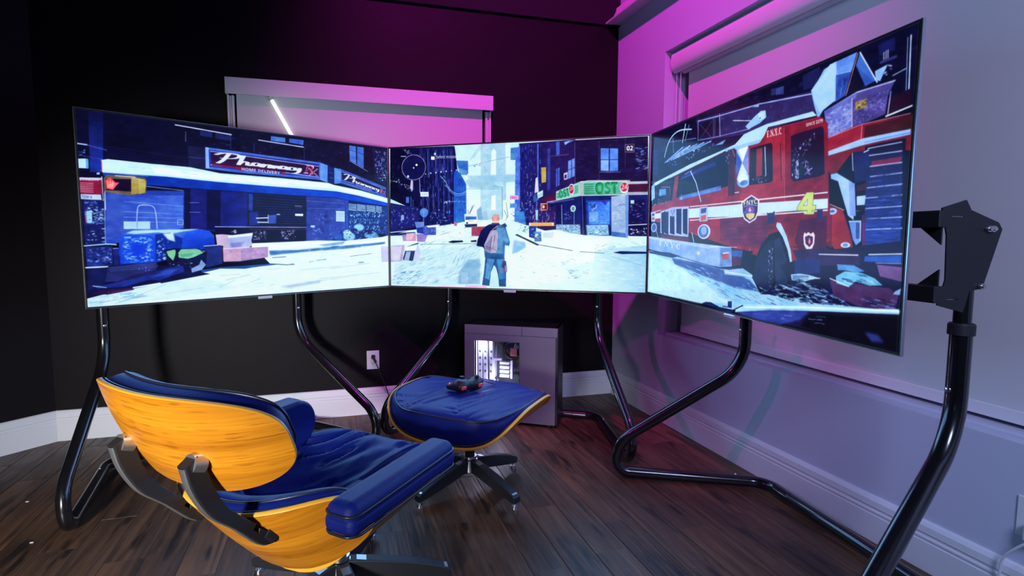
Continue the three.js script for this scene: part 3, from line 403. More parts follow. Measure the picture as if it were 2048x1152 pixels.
  L('#0e6c48',5,[1390,400,1420,390]); L('#0e6c48',5,[1390,423,1420,411]); T('OST','#128048','bold sans-serif',[1405,434,1488,413,1397,377]); E('#e4ecf8',1881,364,31,42); E('#b82c50',1881,360,26,33);
  T('24','#ffb8c0','bold sans-serif',[1859,378,1905,377,1859,341]); E('#d8e8f4',1498,368,23,42); E('#a82848',1497,367,17,33); T('24','#ffc0c8','bold sans-serif',[1484,380,1510,373,1484,350]);
  P('#181c68',[1280,473,1562,418,2047,418,2057,710,1567,717,1301,671]); P('#101250',[1337,474,1432,453,1438,627,1338,618]); P('#151a6c',[1435,457,1518,440,1521,634,1438,630]); P('#2440b0',[1608,453,1790,450,1792,637,1618,635]);
  G('#2f6ce8','#4f94f4',[1618,468,1785,600],[1622,464,1780,460,1782,628,1632,628]); P('#6fa8f0',[1631,538,1697,536,1698,605,1635,610]); P('#1c4aa8',[1634,480,1681,477,1674,506,1638,508]); L('#d8b0e0',5,[1652,524,1682,506,1688,487]);
  P('#2a3cc0',[1725,458,1768,460,1754,488,1728,481]); D(['#7fb4ff','#2a50c0','#a8d0ff'],60,6,6,[1630,464,1775,460,1778,621,1640,620],20); E('#c8f0e8',1512,511,20,25); E('#5a8ca0',1512,511,12,16); L('#a8ccff',4,[1425,483,1430,627]);
  L('#8ab0f0',4,[1520,523,1521,627]); P('#0c0e48',[1567,423,1600,420,1608,710,1578,710]); L('#5a74e0',4,[1578,423,1590,703]); L('#7080d8',4,[1337,467,1518,440]);
  D(['#a8b4e8','#5a68c0','#101450'],40,7,5,[1444,536,1512,523,1512,611,1450,618],21); P('#b8e0e8',[1932,456,1957,456,1957,481,1932,481]); P('#15124c',[1918,456,2029,450,2038,631,1922,634]);
  D(['#5a64c8','#b090e0','#0c0c40'],40,10,6,[1925,470,2027,464,2034,624,1928,623],22); P('#b8e0e8',[1928,456,1954,456,1954,481,1929,481]); L('#d8ecff',6,[1915,637,2048,631]); P('#100c3c',[1922,644,2055,638,2061,718,1924,717]);
  D(['#9cb0f0','#c8d8ff','#3a3c90'],40,8,7,[1929,660,2048,655,2049,710,1931,710],23); P('#8cc0e0',[1385,630,1565,631,1571,703,1472,694,1385,664]); P('#7fbce4',[1610,635,1771,633,1780,710,1620,714]);
  D(['#2a3c78','#a8dcf4','#5a80a8','#dff4ff'],130,8,6,[1392,634,1565,634,1567,694,1401,671],24); D(['#2a4478','#a8dcf4','#4a90d0','#dff4ff'],120,8,6,[1618,643,1771,640,1772,703,1627,710],25);
  P('#a8c0e8',[1790,427,1892,416,1909,740,1798,735]); P('#7098e0',[1889,418,1914,411,1917,747,1899,747]); P('#9cb8e4',[1792,431,1889,423,1895,695,1801,688]); P('#3f70c8',[1798,684,1898,695,1902,747,1798,733]);
  D(['#c8d8f0','#8aa4d4'],50,8,10,[1799,446,1882,440,1887,674,1808,673],26); L('#5a78b8',5,[1841,490,1887,487]); L('#7f98c8',3,[1807,614,1885,600]); P('#2c1a60',[1175,594,1382,483,1385,671,1191,678]);
  S(['#6f90f0','#10103c','#c8e0ff','#3a48b8'],90,4,18,1.571,[1175,517,1375,490,1377,641,1184,651],27); P('#ff9a70',[1264,468,1318,467,1318,520,1268,523]); P('#5a1830',[1273,477,1314,474,1314,516,1273,514]);
  E('#ffc8b0',1287,494,10,13,1); P('#2f5cb0',[1205,411,1228,397,1237,450,1210,457]); P('#c8f0f4',[1237,388,1282,367,1282,413,1244,431]); L('#3a8c90',2,[1244,408,1278,391]); L('#3a8c90',2,[1244,418,1280,400]);
  P('#d8d8ff',[1224,276,1240,268,1248,381,1217,388]); L('#5a6cc8',6,[1233,434,1238,678]); P('#9cd4f0',[1225,518,1245,518,1245,594,1227,594]); P('#d880c8',[1024,403,1091,404,1093,436,1024,434]);
  L('#ffe0ff',3,[1033,407,1088,408,1088,431,1033,430,1033,407]); P('#5a9ce0',[1024,468,1075,461,1077,497,1024,500]); D(['#9cd8f8','#3a70c0','#1a3c90'],70,6,8,[1024,457,1190,448,1191,640,1017,623],28);
  P('#3a80d8',[1064,536,1135,524,1153,624,1057,624],3); P('#d8f4fc',[-3,707,258,658,550,620,677,597,1025,593,1184,640,1301,675,1385,667,1491,694,1604,710,1795,717,1931,733,2058,725,2061,1131,-11,1144]);
  P('#eafcff',[1105,708,1378,678,1530,717,1788,740,1718,897,1264,978,1065,904],8); P('#e8feff',[944,827,1340,785,1497,1051,1107,1131,945,1064],12); P('#a8daf2',[1720,971,2054,893,2061,1131,1648,1131],14);
  G('#d4f4fc','#9cd0f0',[1647,1048,2057,965],[1680,821,2055,783,2059,1128,1648,1131]); S(['#f4ffff','#b8dce8','#c8ecf4'],150,4,60,0.033,[1065,825,2038,820,2045,1112,945,1135],29);
  D(['#8fb4b8','#a8c8c8','#7fa0a8'],34,14,5,[1105,864,1791,877,1647,1048,1107,1040],30); P('#0e2058',[1811,840,1861,828,2052,831,2054,845,1879,850]); L('#3a5060',4,[1263,785,1512,827]); L('#4c6470',4,[1568,834,1747,844]);
  P('#24405c',[1081,701,1263,785,1240,790,1065,708]); L('#8ab0c0',3,[1805,870,2041,937]); D(['#8cb4c8','#5f8ca8'],40,14,4,[1495,944,1645,972,1610,1048,1481,1037],31);
  D(['#a8d0dc','#7fb0c4'],60,18,4,[1642,784,2037,747,2038,820,1717,840],32); P('#8fc4ec',[1057,748,1145,763,1153,805,1081,845,1041,857],5); P('#c4e8f6',[39,915,266,831,527,813,780,795,801,1067,526,1121,13,1125],6);
  S(['#7fb0d0','#f0ffff','#9ccbe4','#e0fbff','#6c9cc4'],260,4,60,-0.408,[17,833,221,748,780,771,801,1107,13,1117],33); S(['#2f6cb0','#5a9cd0','#a8d8f0'],120,4,40,-0.354,[10,1021,307,994,261,1111,9,1125],34);
  S(['#8cbcd4','#6fa4c4'],60,4,60,2.015,[527,828,760,827,780,1087,590,1104],35); P('#88b8dc',[603,1010,676,908,780,898,780,1100,594,1104],5); L('#c4e4f0',2,[620,1012,680,1011]); L('#c4e4f0',2,[620,1018,680,1018]);
  L('#c4e4f0',2,[620,1025,680,1024]); L('#c4e4f0',2,[620,1031,680,1030]); L('#c4e4f0',2,[620,1037,680,1035]); L('#c4e4f0',2,[620,1042,680,1042]); L('#c4e4f0',2,[620,1050,680,1048]); L('#c4e4f0',2,[620,1055,680,1054]);
  L('#c4e4f0',2,[620,1061,680,1060]); L('#c4e4f0',2,[620,1067,680,1065]); L('#c4e4f0',2,[620,1074,680,1072]); L('#c4e4f0',2,[620,1080,680,1078]); L('#c4e4f0',2,[620,1085,678,1084]); L('#c4e4f0',2,[620,1091,678,1090]);
  L('#a8d0e4',2,[706,914,773,914]); L('#a8d0e4',2,[707,927,774,927]); L('#a8d0e4',2,[708,941,775,940]); L('#a8d0e4',2,[708,954,775,952]); L('#a8d0e4',2,[710,967,777,965]); L('#a8d0e4',2,[711,980,778,980]);
  L('#a8d0e4',2,[713,994,780,992]); L('#a8d0e4',2,[714,1007,781,1005]); L('#a8d0e4',2,[716,1020,781,1018]); L('#a8d0e4',2,[716,1032,783,1031]); L('#a8d0e4',2,[717,1047,784,1045]); L('#a8d0e4',2,[718,1060,785,1058]);
  L('#a8d0e4',2,[720,1072,787,1071]); L('#a8d0e4',2,[721,1085,788,1084]); L('#4a6c88',3,[266,785,780,775]); L('#10244c',8,[527,767,630,755]); P('#0c1844',[510,764,548,753,634,753,643,764,548,773]);
  P('#0c1844',[697,753,751,748,751,764,706,764]); L('#d8f8ff',4,[638,760,706,755]); L('#24406c',5,[333,748,433,720]); P('#1a3054',[140,807,257,768,249,781,154,811]); L('#3a5c84',4,[441,708,656,648]); L('#e8feff',6,[1,687,231,667]);
  P('#16246c',[1,698,223,683,231,707,1,715]); P('#e4fbff',[19,748,441,708,656,660,656,733,441,748,87,790],4); D(['#8cacb8','#a8c4cc'],30,12,4,[443,675,740,661,738,748,484,748],36); P('#8f90d8',[106,707,141,703,141,757,114,757]);
  P('#c890c0',[143,700,231,691,231,757,141,757]); P('#e8b8c8',[147,700,214,695,196,748,141,748]); P('#8c78c8',[236,700,337,700,310,765,240,761]); L('#fff0f8',3,[143,697,223,693]); P('#b8a8d8',[4,798,131,790,103,923,1,933]);
  P('#d0d0ec',[9,803,104,798,84,915,7,920]); P('#c8d4f0',[140,807,249,781,270,864,256,913,111,923]); P('#24346c',[131,840,221,838,201,921,111,914]); P('#a8b8e0',[144,844,184,844,166,918,121,914]);
  P('#eaf8ff',[140,807,240,790,230,831,136,840]); P('#2f3c80',[194,844,211,843,193,923,180,923]); P('#6f8cd8',[220,601,303,601,294,667,237,658]); P('#1c349c',[237,650,303,643,303,700,240,691]);
  P('#3a50b8',[294,634,408,627,407,708,303,708]); S(['#7f9cf0','#101c60','#c8dcff'],50,4,12,1.571,[294,634,546,620,546,684,303,700],37); P('#f0ffff',[320,634,443,623,426,643,338,647],1);
  P('#dff8ff',[486,660,580,628,656,637,638,668,494,691],2); P('#a06090',[563,604,588,604,588,635,563,635]); P('#d8ecf4',[651,541,756,543,764,621,747,648,656,648]); P('#2f64b0',[660,561,751,563,751,585,660,588]);
  P('#1a2c5c',[651,624,756,621,756,645,660,648]); P('#f4ffff',[656,588,751,590,751,614,656,617]); E('#2a3c64',673,613,8,8); L('#3a5a84',2,[681,597,731,597]); P('#9c3c5c',[710,645,823,641,821,717,710,717]);
  S(['#7a2848','#b85070'],20,4,20,1.604,[710,645,823,641,821,717,710,717],38); L('#e0a0b0',3,[710,645,814,641]); P('#e8fdff',[760,614,838,598,847,638,773,637],2); P('#ffb050',[1175,615,1370,614,1370,640,1175,640]);
  L('#ffd8a0',3,[1180,617,1365,617]); P('#f8e8e0',[1175,615,1187,615,1187,640,1175,640]); P('#f8e8e0',[1354,617,1365,617,1365,640,1354,638]); P('#1a3a98',[1175,640,1231,640,1231,740,1177,724]);
  P('#5a8cc4',[1215,683,1270,683,1274,758,1220,760]); P('#dff4f8',[1223,701,1247,701,1247,724,1224,724]); D(['#8cc0e8','#12246c','#d8f4ff'],40,6,7,[1175,651,1270,671,1270,747,1184,733],39);
  P('#c8e0ec',[1285,694,1370,687,1362,733,1285,728],3); D(['#7fb0d8','#c8ecf8','#2a5ca0'],50,6,8,[1084,601,1175,617,1168,694,1088,678],40);
  P('#24508c',[825,887,981,885,994,984,994,1114,937,1115,933,1048,913,965,895,945,871,1005,858,1112,797,1107,813,1007]); P('#4f94d0',[838,894,904,898,880,970,854,1065,821,1050]); P('#3a80c4',[917,897,981,897,990,1062,941,1064]);
  S(['#7fbcec','#2a64a8','#1c4684'],60,3,24,1.619,[830,898,981,897,985,1110,937,1111,895,952,854,1105,805,1098],41); P('#c4ecff',[875,1017,900,957,928,1044,933,1120,858,1121]); L('#16345c',4,[805,1050,854,1065]);
  L('#16345c',4,[937,1064,990,1054]); P('#0e1450',[858,625,928,615,904,708,821,827,805,804,751,795,760,748,788,677,830,638]); P('#3f78b4',[924,627,985,631,1001,685,1025,764,1017,794,985,787,981,885,821,887,814,827,863,748]);
  P('#5a98cc',[937,650,977,654,1017,755,1001,778,968,740,961,865,920,874],2); P('#2a5c98',[818,847,977,857,977,888,821,887]); S(['#7fb4dc','#2f68a4','#4a88c0'],50,3,20,1.492,[928,645,985,647,977,873,904,874],42);
  P('#b0aac8',[858,693,887,670,920,670,928,728,917,847,871,854,821,827,814,787]); P('#8c84b4',[830,780,880,717,871,847,821,820]); L('#3a3468',3,[880,717,858,827]); L('#4a4478',3,[904,708,887,811]); L('#d8d4ec',3,[887,685,880,748]);
  L('#5a5488',3,[821,795,913,827]); L('#e8c8d0',4,[920,638,863,685]); L('#a8b8e0',5,[928,650,920,827]); E('#c87c80',908,575,29,28); P('#d88c88',[880,583,887,553,908,544,933,553,940,591,928,615,884,614],1);
  P('#e8a8a0',[887,556,911,547,928,560,915,600,891,591],1); P('#f8c8b0',[884,598,937,595,933,615,887,614]); P('#3a2c64',[880,614,937,615,944,631,863,630]); P('#2f4a78',[953,631,985,615,1001,638,985,654]);
  P('#44406c',[965,908,994,913,1003,998,977,995,961,960]); P('#8c94bc',[985,944,1001,948,1003,998,981,995]); P('#6c7cac',[945,968,977,968,977,1004,941,1004]); E('#10124c',217,160,104,100); ring([217,160,321,164,216,260],'#a088d8',5);
  E('#ffffff',243,141,10,9); E('#f0f0ff',217,164,6,7); E('#b8e8ff',167,231,10,10); P('#ffffff',[370,79,400,80,400,106,370,104]); T('Select mission','#dfe4ff','sans-serif',[413,96,600,100,413,73]); L('#f0c0e8',7,[426,1128,834,1125]);
  P('#eab8e8',[654,1114,834,1110,834,1130,654,1131],1);
      return finish();
    },
    right() {
  begin('#05051c'); P('#0a0a2c',[-29,-20,2054,-3,2074,263,1,210]); D(['#12123c','#0e0e30','#1a1a50','#08081e'],200,18,14,[6,-7,2048,7,2064,228,64,184],3); P('#15164c',[20,107,107,107,119,294,31,291]);
  D(['#2c2c78','#141440'],40,8,9,[-9,33,170,30,163,283,23,283],4); P('#24306c',[1294,21,1322,24,1324,54,1295,51]); P('#2c3a7c',[1325,26,1384,30,1384,66,1328,57]); P('#181c54',[1502,17,1604,10,1610,89,1510,83]);
  P('#141858',[1888,21,1958,17,1961,63,1899,64]); L('#8c94c8',5,[1915,56,1918,89]); L('#8c94c8',5,[1924,54,1927,89]); L('#8c94c8',5,[1932,53,1935,87]); L('#2c3070',10,[1905,87,1967,86]);
  P('#26225e',[608,21,865,37,1582,101,1588,196,1263,211,663,156]); D(['#3a367c','#1c1a48','#4a4a90'],260,5,5,[867,54,1577,117,1582,193,884,166],5); L('#9cb0f4',6,[633,33,865,51,1215,70,1577,113]);
  L('#7f90d8',4,[640,146,874,164,1143,176]); L('#8fa0e4',4,[633,33,640,151]); L('#8fa0e4',6,[861,41,874,164]); L('#5a60a8',4,[801,51,808,161]); L('#3c4084',4,[638,43,793,167]); L('#3c4084',4,[785,59,651,147]);
  P('#0d0c2c',[644,47,853,61,858,159,651,144]); L('#4a4e94',3,[657,56,793,161]); L('#4a4e94',3,[787,64,663,144]); L('#6a70b8',4,[801,57,808,159]); L('#5a5fa8',4,[817,60,823,159]);
  L('#a8dcff',9,[209,184,241,109,314,57,414,40,558,66],1); L('#a8d8ff',9,[451,126,483,20]); L('#90c0f4',5,[483,124,527,34]); L('#6f8cd8',6,[323,74,336,173]); L('#6f8cd8',4,[268,94,616,130]); L('#8ab8f0',9,[219,221,460,157]);
  L('#3a58b0',9,[233,221,504,160]); L('#a8dcff',9,[247,220,547,163]); L('#2c3f90',9,[261,220,588,166]); L('#7fb0ec',9,[276,218,630,167]); L('#1f2c74',9,[290,218,670,170]); L('#90c8f8',9,[304,217,708,171]);
  L('#33509c',9,[318,217,746,174]); L('#6fa0e0',9,[331,216,783,176]); D(['#c8f0ff','#0c1238','#5f8cd8','#a8dcff','#14205c'],150,12,5,[190,234,486,164,875,200,668,238,250,268],6); P('#6f94e0',[827,206,933,191,905,213,801,207]);
  L('#cfe4ff',4,[993,104,1220,153]); P('#8cc4f4',[1104,156,1180,121,1225,106,1260,111,1268,146,1221,164,1127,176]); P('#b4e4ff',[1203,113,1253,114,1258,149,1217,150]); E('#2a4080',1220,140,5,4);
  P('#7fb4ec',[1155,73,1203,70,1208,83]); P('#8ab8f8',[1558,96,1597,64,1627,29,1680,19,1794,14,1765,93,1747,164,1684,177,1634,196,1608,227,1581,163]); P('#a8d4ff',[1564,97,1621,51,1658,19,1695,17,1690,90,1695,171,1617,203,1585,154]);
  P('#5f90ec',[1690,20,1794,14,1774,76,1700,70]); P('#2c4cb0',[1694,71,1772,80,1747,164,1700,177]); S(['#4f78d8','#1c2c80'],40,5,26,1.652,[1697,77,1770,80,1745,160,1701,171],7); L('#e8a890',3,[1798,20,1751,166]);
  P('#10102c',[1785,90,1831,149,1822,161,1751,166]); P('#3a68cc',[1792,63,1808,20,1888,146,1841,154]); P('#2c54b8',[1797,69,1879,147,1841,154]); L('#d8f0ff',5,[1808,20,1894,154]); P('#8cb8f4',[1881,111,1935,103,1907,154,1888,146]);
  L('#a8ccff',4,[1937,107,1952,114]); D(['#a8ccff','#1a2464'],20,8,5,[1915,100,1965,113,1964,150,1922,137],8); P('#6f7cd0',[1640,201,1784,184,1795,301,1667,314]); P('#463e90',[1782,184,1808,164,1969,169,1944,217,1937,278,1795,301]);
  D(['#8c98ec','#4a52b0','#a8b4ff','#5f68c8'],260,8,5,[1645,211,1780,191,1787,296,1668,308],9); D(['#5a58b0','#332c74','#6f6cc0'],240,6,6,[1792,194,1947,194,1931,274,1799,294],10); L('#a8b4f4',5,[1645,203,1804,167,1969,169]);
  P('#5a68c4',[1640,201,1804,167,1801,188,1645,218]); L('#c8b8e8',4,[1782,184,1790,300]); P('#8c7c48',[1798,203,1852,201,1855,236,1802,234]); D(['#d0b860','#3a3450','#a89450'],30,8,7,[1799,206,1851,206,1852,233,1804,231],11);
  L('#cfe4ff',6,[1941,287,2042,273]); L('#b8d8ff',5,[2021,33,2027,251]); L('#7fa4e8',3,[2009,36,2017,257]); L('#8ca4e0',4,[1959,149,2009,140]); P('#1c0a24',[1945,224,2034,213,2038,268,1937,283]); L('#9cb8f0',4,[1955,203,1948,281]);
  P('#7c1830',[1667,316,1808,293,2048,304,2049,424,1852,394,1685,458]); P('#3a0e20',[1851,304,2048,304,2048,361,1849,353]); P('#901c34',[1667,316,1841,297,1845,351,1674,374]); L('#d87898',3,[1664,316,1837,294,2039,298]);
  L('#d07088',4,[1837,298,1837,350]); P('#9cc8ff',[1672,370,1845,348,2044,351,2044,370,1857,373,1677,388]); L('#5f94f0',4,[1855,364,2041,364]); P('#74172c',[1674,390,1857,376,1879,383,1804,481,1705,491,1681,448]);
  P('#0a0a2c',[1857,380,2027,378,2041,733,1872,734]); G('#14123c','#2442b4',[1944,390,1975,805],[1867,396,2017,393,2038,847,1881,848]); P('#741c48',[1892,440,2017,440,2015,457,1889,463]); L('#a8c0f4',4,[1871,390,2012,390]);
  L('#a8c0f4',4,[1872,417,2015,421]); L('#a8c0f4',4,[1875,458,2018,461]); L('#a8c0f4',4,[1869,496,2021,497]); L('#a8c0f4',4,[1872,537,2024,536]); L('#a8c0f4',4,[1875,575,2027,574]); L('#a8c0f4',4,[1878,614,2029,613]);
  L('#a8c0f4',4,[1881,653,2032,651]); L('#a8c0f4',4,[1884,693,2035,690]); S(['#16246c','#3454c4','#101850'],120,4,60,-0.007,[1872,471,2018,471,2038,838,1885,848],12); P('#0b0b24',[1727,460,1797,394,1815,394,1809,506,1744,480]);
  P('#161c58',[1807,394,1875,396,1888,503,1819,514]); L('#cfe4ff',4,[1854,401,1875,396]); L('#8ca8e0',5,[1799,397,1807,463]); P('#0a0816',[1691,481,1728,477,1777,600,1762,607,1698,584]);
  P('#9cc8f8',[1695,466,1727,464,1748,476,1809,510,1825,657,1795,637,1735,498,1697,484]); P('#7fa0ec',[1790,504,1819,514,1834,641,1805,637]); P('#a8d4ff',[1832,565,1874,564,1872,600,1835,600]); L('#a8ccff',5,[1837,543,1872,540]);
  L('#a8ccff',4,[1837,621,1874,618]); P('#3a1030',[1829,523,1875,520,1877,543,1831,546]); P('#1a0a24',[1835,604,1872,601,1874,621,1837,621]); P('#8a1c2c',[1685,591,1768,615,1815,715,1828,761,1738,771,1694,735]);
  P('#5a1428',[1684,595,1711,613,1722,768,1684,755]); L('#f0c0c8',3,[1700,588,1774,615]); P('#6f9ce8',[1801,660,1858,661,1864,738,1842,754,1825,730]); L('#cfe4ff',4,[1801,660,1858,660,1861,734]); L('#24408c',3,[1838,668,1842,727]);
  L('#24408c',3,[1841,668,1845,727]); L('#24408c',3,[1845,668,1849,727]); L('#24408c',3,[1849,668,1852,727]); L('#24408c',3,[1852,670,1857,727]); E('#cfe4f8',1791,753,24,11); E('#5a90d8',1791,753,14,7);
  P('#4a2068',[1861,638,1879,635,1889,771,1871,773]); E('#a8ccf8',1714,617,24,13); E('#3a5cb0',1714,617,14,6); P('#8c1c30',[26,603,36,504,440,457,1030,401,1263,206,1618,217,1662,254,1710,735,1542,824,1412,843,1100,791,41,604]);
  P('#7a1630',[1263,211,1632,224,1665,256,1695,613,1290,617,995,578,1025,343]); P('#961f34',[1270,217,1404,220,1427,554,1083,531,1108,277]); L('#c05068',3,[1398,223,1431,600]);
  P('#701430',[900,574,1700,588,1710,731,1538,750,1437,695,1335,738,1301,787,911,741]); P('#5c1848',[904,630,1327,623,1300,767,961,763],6);
  S(['#8c2440','#54103c','#6a1838','#40103c'],160,4,70,0.003,[903,613,1691,620,1687,787,1340,797,913,763],13); P('#48103c',[1531,648,1688,633,1694,818,1574,834,1505,737]);
  P('#b0e0ff',[76,366,59,343,554,276,878,247,1018,233,1094,194,1267,179,1574,187,1601,210,1284,196,1257,234,1227,257,928,254,671,286,226,340]); P('#8cc4f4',[927,244,1234,244,1220,261,938,261]); L('#e07890',3,[297,334,908,257]);
  P('#0b0b30',[94,410,298,347,380,343,348,481,99,493]); P('#8a2038',[366,334,418,327,388,484,334,487]); P('#0a0a2a',[446,337,880,270,957,258,968,448,893,451,388,471]); P('#1c2878',[446,337,833,296,844,320,460,357]);
  L('#3a5cb8',5,[440,356,617,334]); P('#5080e0',[440,468,901,444,903,464,428,487]); L('#8fc0f8',3,[453,464,901,441]); L('#a8d4ff',9,[563,320,633,396,658,443,697,514]); L('#5f8ce0',6,[496,330,580,316]);
  P('#4f8cd0',[147,393,244,398,247,441,143,441]); L('#a8c8f4',3,[169,381,301,393,304,446]); D(['#8fc0f0','#2a3c88','#c8e8ff'],40,7,5,[129,460,304,453,321,500,130,503],14);
  D(['#8fc0f0','#c8e8ff'],16,6,5,[394,460,466,451,480,491,396,491],15); P('#8cc0f0',[19,361,66,344,80,450,26,467]); L('#c8f0ff',4,[20,390,43,490]); L('#cfe4ff',4,[67,498,99,493]); P('#3a1230',[955,254,1020,253,1037,501,973,501]);
  D(['#a8b8e8','#28103a'],22,5,6,[923,254,965,256,980,326,943,327],16); L('#d08098',4,[998,260,1023,296]); P('#a8b8f0',[1030,260,1135,260,1147,414,1050,430]); P('#2c4cc0',[1034,271,1087,336,1048,413]);
  P('#dff0ff',[1051,266,1133,261,1091,338]); P('#7084d8',[1137,267,1145,408,1091,341]); P('#c8e4ff',[1048,424,1091,341,1143,408]); E('#8fb8e8',1110,433,58,35); E('#d8f4ff',1101,421,42,23); E('#4a78c0',1111,443,33,13);
  L('#3c4c90',5,[1034,266,1044,486]); L('#d8e8ff',5,[1035,488,1071,488]); P('#180a28',[1150,274,1311,274,1322,287,1337,454,1317,461,1154,460]); P('#8c2430',[1203,287,1248,287,1254,421,1208,426]); L('#8cb0f0',8,[1267,288,1284,424]);
  D(['#9cb8f0','#2c3c80'],26,8,5,[1168,431,1307,421,1315,456,1178,457],17); P('#160c30',[1447,268,1472,264,1632,261,1644,276,1661,461,1635,467,1481,473,1460,457]);
  D(['#7f94e8','#2c2c70','#b8ccff','#4a4ca0'],190,5,10,[1455,331,1508,318,1594,278,1607,304,1530,366,1582,436,1518,467,1467,463],18); P('#1c2438',[1508,406,1532,400,1552,446,1517,454]);
  D(['#9cc4ff','#dff0ff'],50,4,9,[1487,386,1505,378,1511,463,1487,460],19); D(['#b090e8','#7f8ce0'],40,5,8,[1542,384,1592,417,1584,457,1552,446],20); L('#38122c',5,[1378,288,1397,460]); L('#b85c70',3,[1394,323,1407,451]);
  T('F.N.Y.C','#f0e8f0','bold serif',[1280,244,1385,246,1274,213]); T('SINCE 2279','#e8d8e4','bold sans-serif',[1540,244,1637,244,1538,230]); L('#dff0ff',6,[570,537,1682,538]); L('#d8ecff',6,[576,620,1687,611]);
  P('#c4e4ff',[510,548,1127,551,1428,558,1687,563,1690,604,1431,605,1131,615,513,605]); L('#9cc0f0',3,[990,557,994,611]); L('#d8ecff',5,[70,548,179,538]); P('#c4e0ff',[39,561,180,557,181,594,41,597]);
  P('#a8b4e0',[171,548,344,527,558,533,564,724,320,711,180,697]); P('#0b0c38',[187,560,246,548,254,697,196,690]); P('#0d0f40',[196,564,224,561,233,708,203,697]); P('#0d0f40',[239,556,290,554,298,708,247,697]);
  P('#0d0f40',[313,585,374,584,383,708,320,698]); P('#0d0f40',[398,543,464,543,474,708,408,698]); P('#0d0f40',[484,547,540,547,550,708,494,698]); P('#8fa4dc',[288,551,393,543,394,581,354,590,298,581]);
  L('#2c3c88',4,[324,546,347,580,373,546]); L('#cfe0ff',4,[388,711,391,744]); P('#b0bce4',[681,546,775,544,775,631,687,631]); P('#2c4890',[700,556,760,553,756,581,701,585]); P('#c8583c',[703,597,757,593,758,623,704,627]);
  E('#c4d4f4',741,691,70,44); E('#3a5cb0',736,691,54,36); E('#7fa8e4',741,685,33,25,2); E('#9cb4e8',77,657,47,33); E('#3a5cb0',77,657,32,24); P('#b8c8ec',[21,546,94,546,90,615,34,614]); P('#2c4890',[39,557,79,556,80,573,40,575]);
  P('#a8543c',[40,585,80,584,81,604,41,604]); L('#cfe0ff',7,[604,697,631,754]); L('#a0b4e8',7,[117,680,144,725]); P('#54102c',[189,704,570,730,573,761,190,738]);
  P('#7fa8e0',[-1,718,584,755,913,771,1023,777,1034,880,921,891,818,885,464,850,4,811]); P('#a8c8f0',[-1,718,584,755,913,774,813,793,458,765,0,735]); P('#5f8cd0',[914,783,1018,783,1025,877,921,888]);
  P('#8fb4e8',[801,790,914,780,921,888,818,883]); P('#a84858',[931,815,1001,810,1004,843,938,848]); L('#f0f8ff',5,[945,813,1001,807]); T('F N Y C','#c8d8f4','bold serif',[163,780,461,804,169,745]); E('#d8d080',688,820,15,11);
  P('#4a1440',[1023,783,1151,785,1148,868,1034,877]); P('#2f5cb8',[1028,793,1125,795,1120,827,1031,825]); L('#a8bce8',4,[1184,781,1173,867]); L('#dff4ff',3,[811,778,1073,777]);
  P('#e8dcec',[1095,541,1128,526,1177,510,1218,527,1243,538,1240,600,1221,634,1171,653,1124,631,1104,594]); P('#2c2068',[1105,547,1134,534,1178,517,1215,534,1231,543,1231,597,1214,628,1174,645,1131,625,1113,594]);
  T('FNYC','#d0e0b0','bold sans-serif',[1113,560,1228,557,1111,536]); L('#c8b8f0',3,[1120,568,1168,558,1225,567]); E('#6a48a0',1170,587,37,23); P('#d8c880',[1134,605,1158,601,1211,604,1205,624,1174,637,1144,621]);
  P('#3a6cc0',[1120,587,1145,593,1138,611,1125,605]); P('#f0a8b8',[1158,588,1170,571,1183,590,1171,597]); four([1510,621,1618,625,1517,528]);
  P('#e4dce8',[1557,717,1562,701,1574,708,1585,700,1601,708,1615,700,1625,714,1624,748,1614,770,1597,778,1577,773,1562,754]); P('#3a1c50',[1567,721,1590,714,1614,721,1615,748,1597,765,1574,751]);
  P('#f07888',[1587,744,1594,723,1604,744,1595,753]); P('#2a2c64',[1304,605,1361,601,1362,657,1315,661]); L('#dff0ff',4,[1311,605,1348,604]); P('#24245c',[1630,608,1662,607,1665,653,1632,651]);
  P('#0a0a1c',[1197,980,1214,864,1270,763,1332,708,1397,695,1447,733,1478,804,1498,917,1422,980,1317,1005]); P('#141b44',[1218,940,1235,838,1300,763,1352,733,1370,833,1374,984,1292,982]);
  P('#1d2550',[1364,737,1405,723,1460,828,1474,933,1394,961]); D(['#a8bce8','#1a1c48','#4a5c9c'],80,5,9,[1324,785,1360,773,1377,975,1345,988],21);
  P('#a8d4ff',[1380,653,1407,658,1452,718,1482,781,1497,844,1484,845,1462,783,1425,723,1374,671]); P('#0b0c28',[1125,791,1208,794,1190,865,1181,994,1107,895]);
  P('#8fcaf0',[4,820,464,853,921,897,1191,904,1277,997,1555,1001,1829,992,2048,982,2042,1015,1560,1064,1121,1111,-11,1124]); P('#b8e4f8',[6,837,330,877,716,980,931,1047,1074,1074,724,1118,6,1118],5);
  P('#2c4c9c',[357,863,708,878,1064,913,1194,941,1277,990,1068,992,713,944,401,901],3); S(['#1c3480','#4a84c8','#8cc4ec','#2c58a4','#b0e0f8'],260,4,60,0.169,[371,870,921,903,1235,964,1555,992,1427,1045,1028,1064,657,972],22);
  S(['#d0f0fc','#9cd0ec','#7fb8dc'],140,4,50,0.136,[6,841,330,877,825,1001,1118,1067,934,1092,4,1111],23); P('#16204c',[6,827,327,828,464,845,364,860,23,840]); L('#3a5cb0',3,[21,833,328,841]);
  P('#8fbce4',[961,905,1131,884,1217,914,1193,927,971,927]); L('#d8f0ff',5,[980,913,1213,920]); L('#1c2c6c',5,[993,893,1114,885]); P('#12123c',[1414,854,1712,775,2041,733,2048,978,1829,992,1554,980,1278,1004,1487,930]);
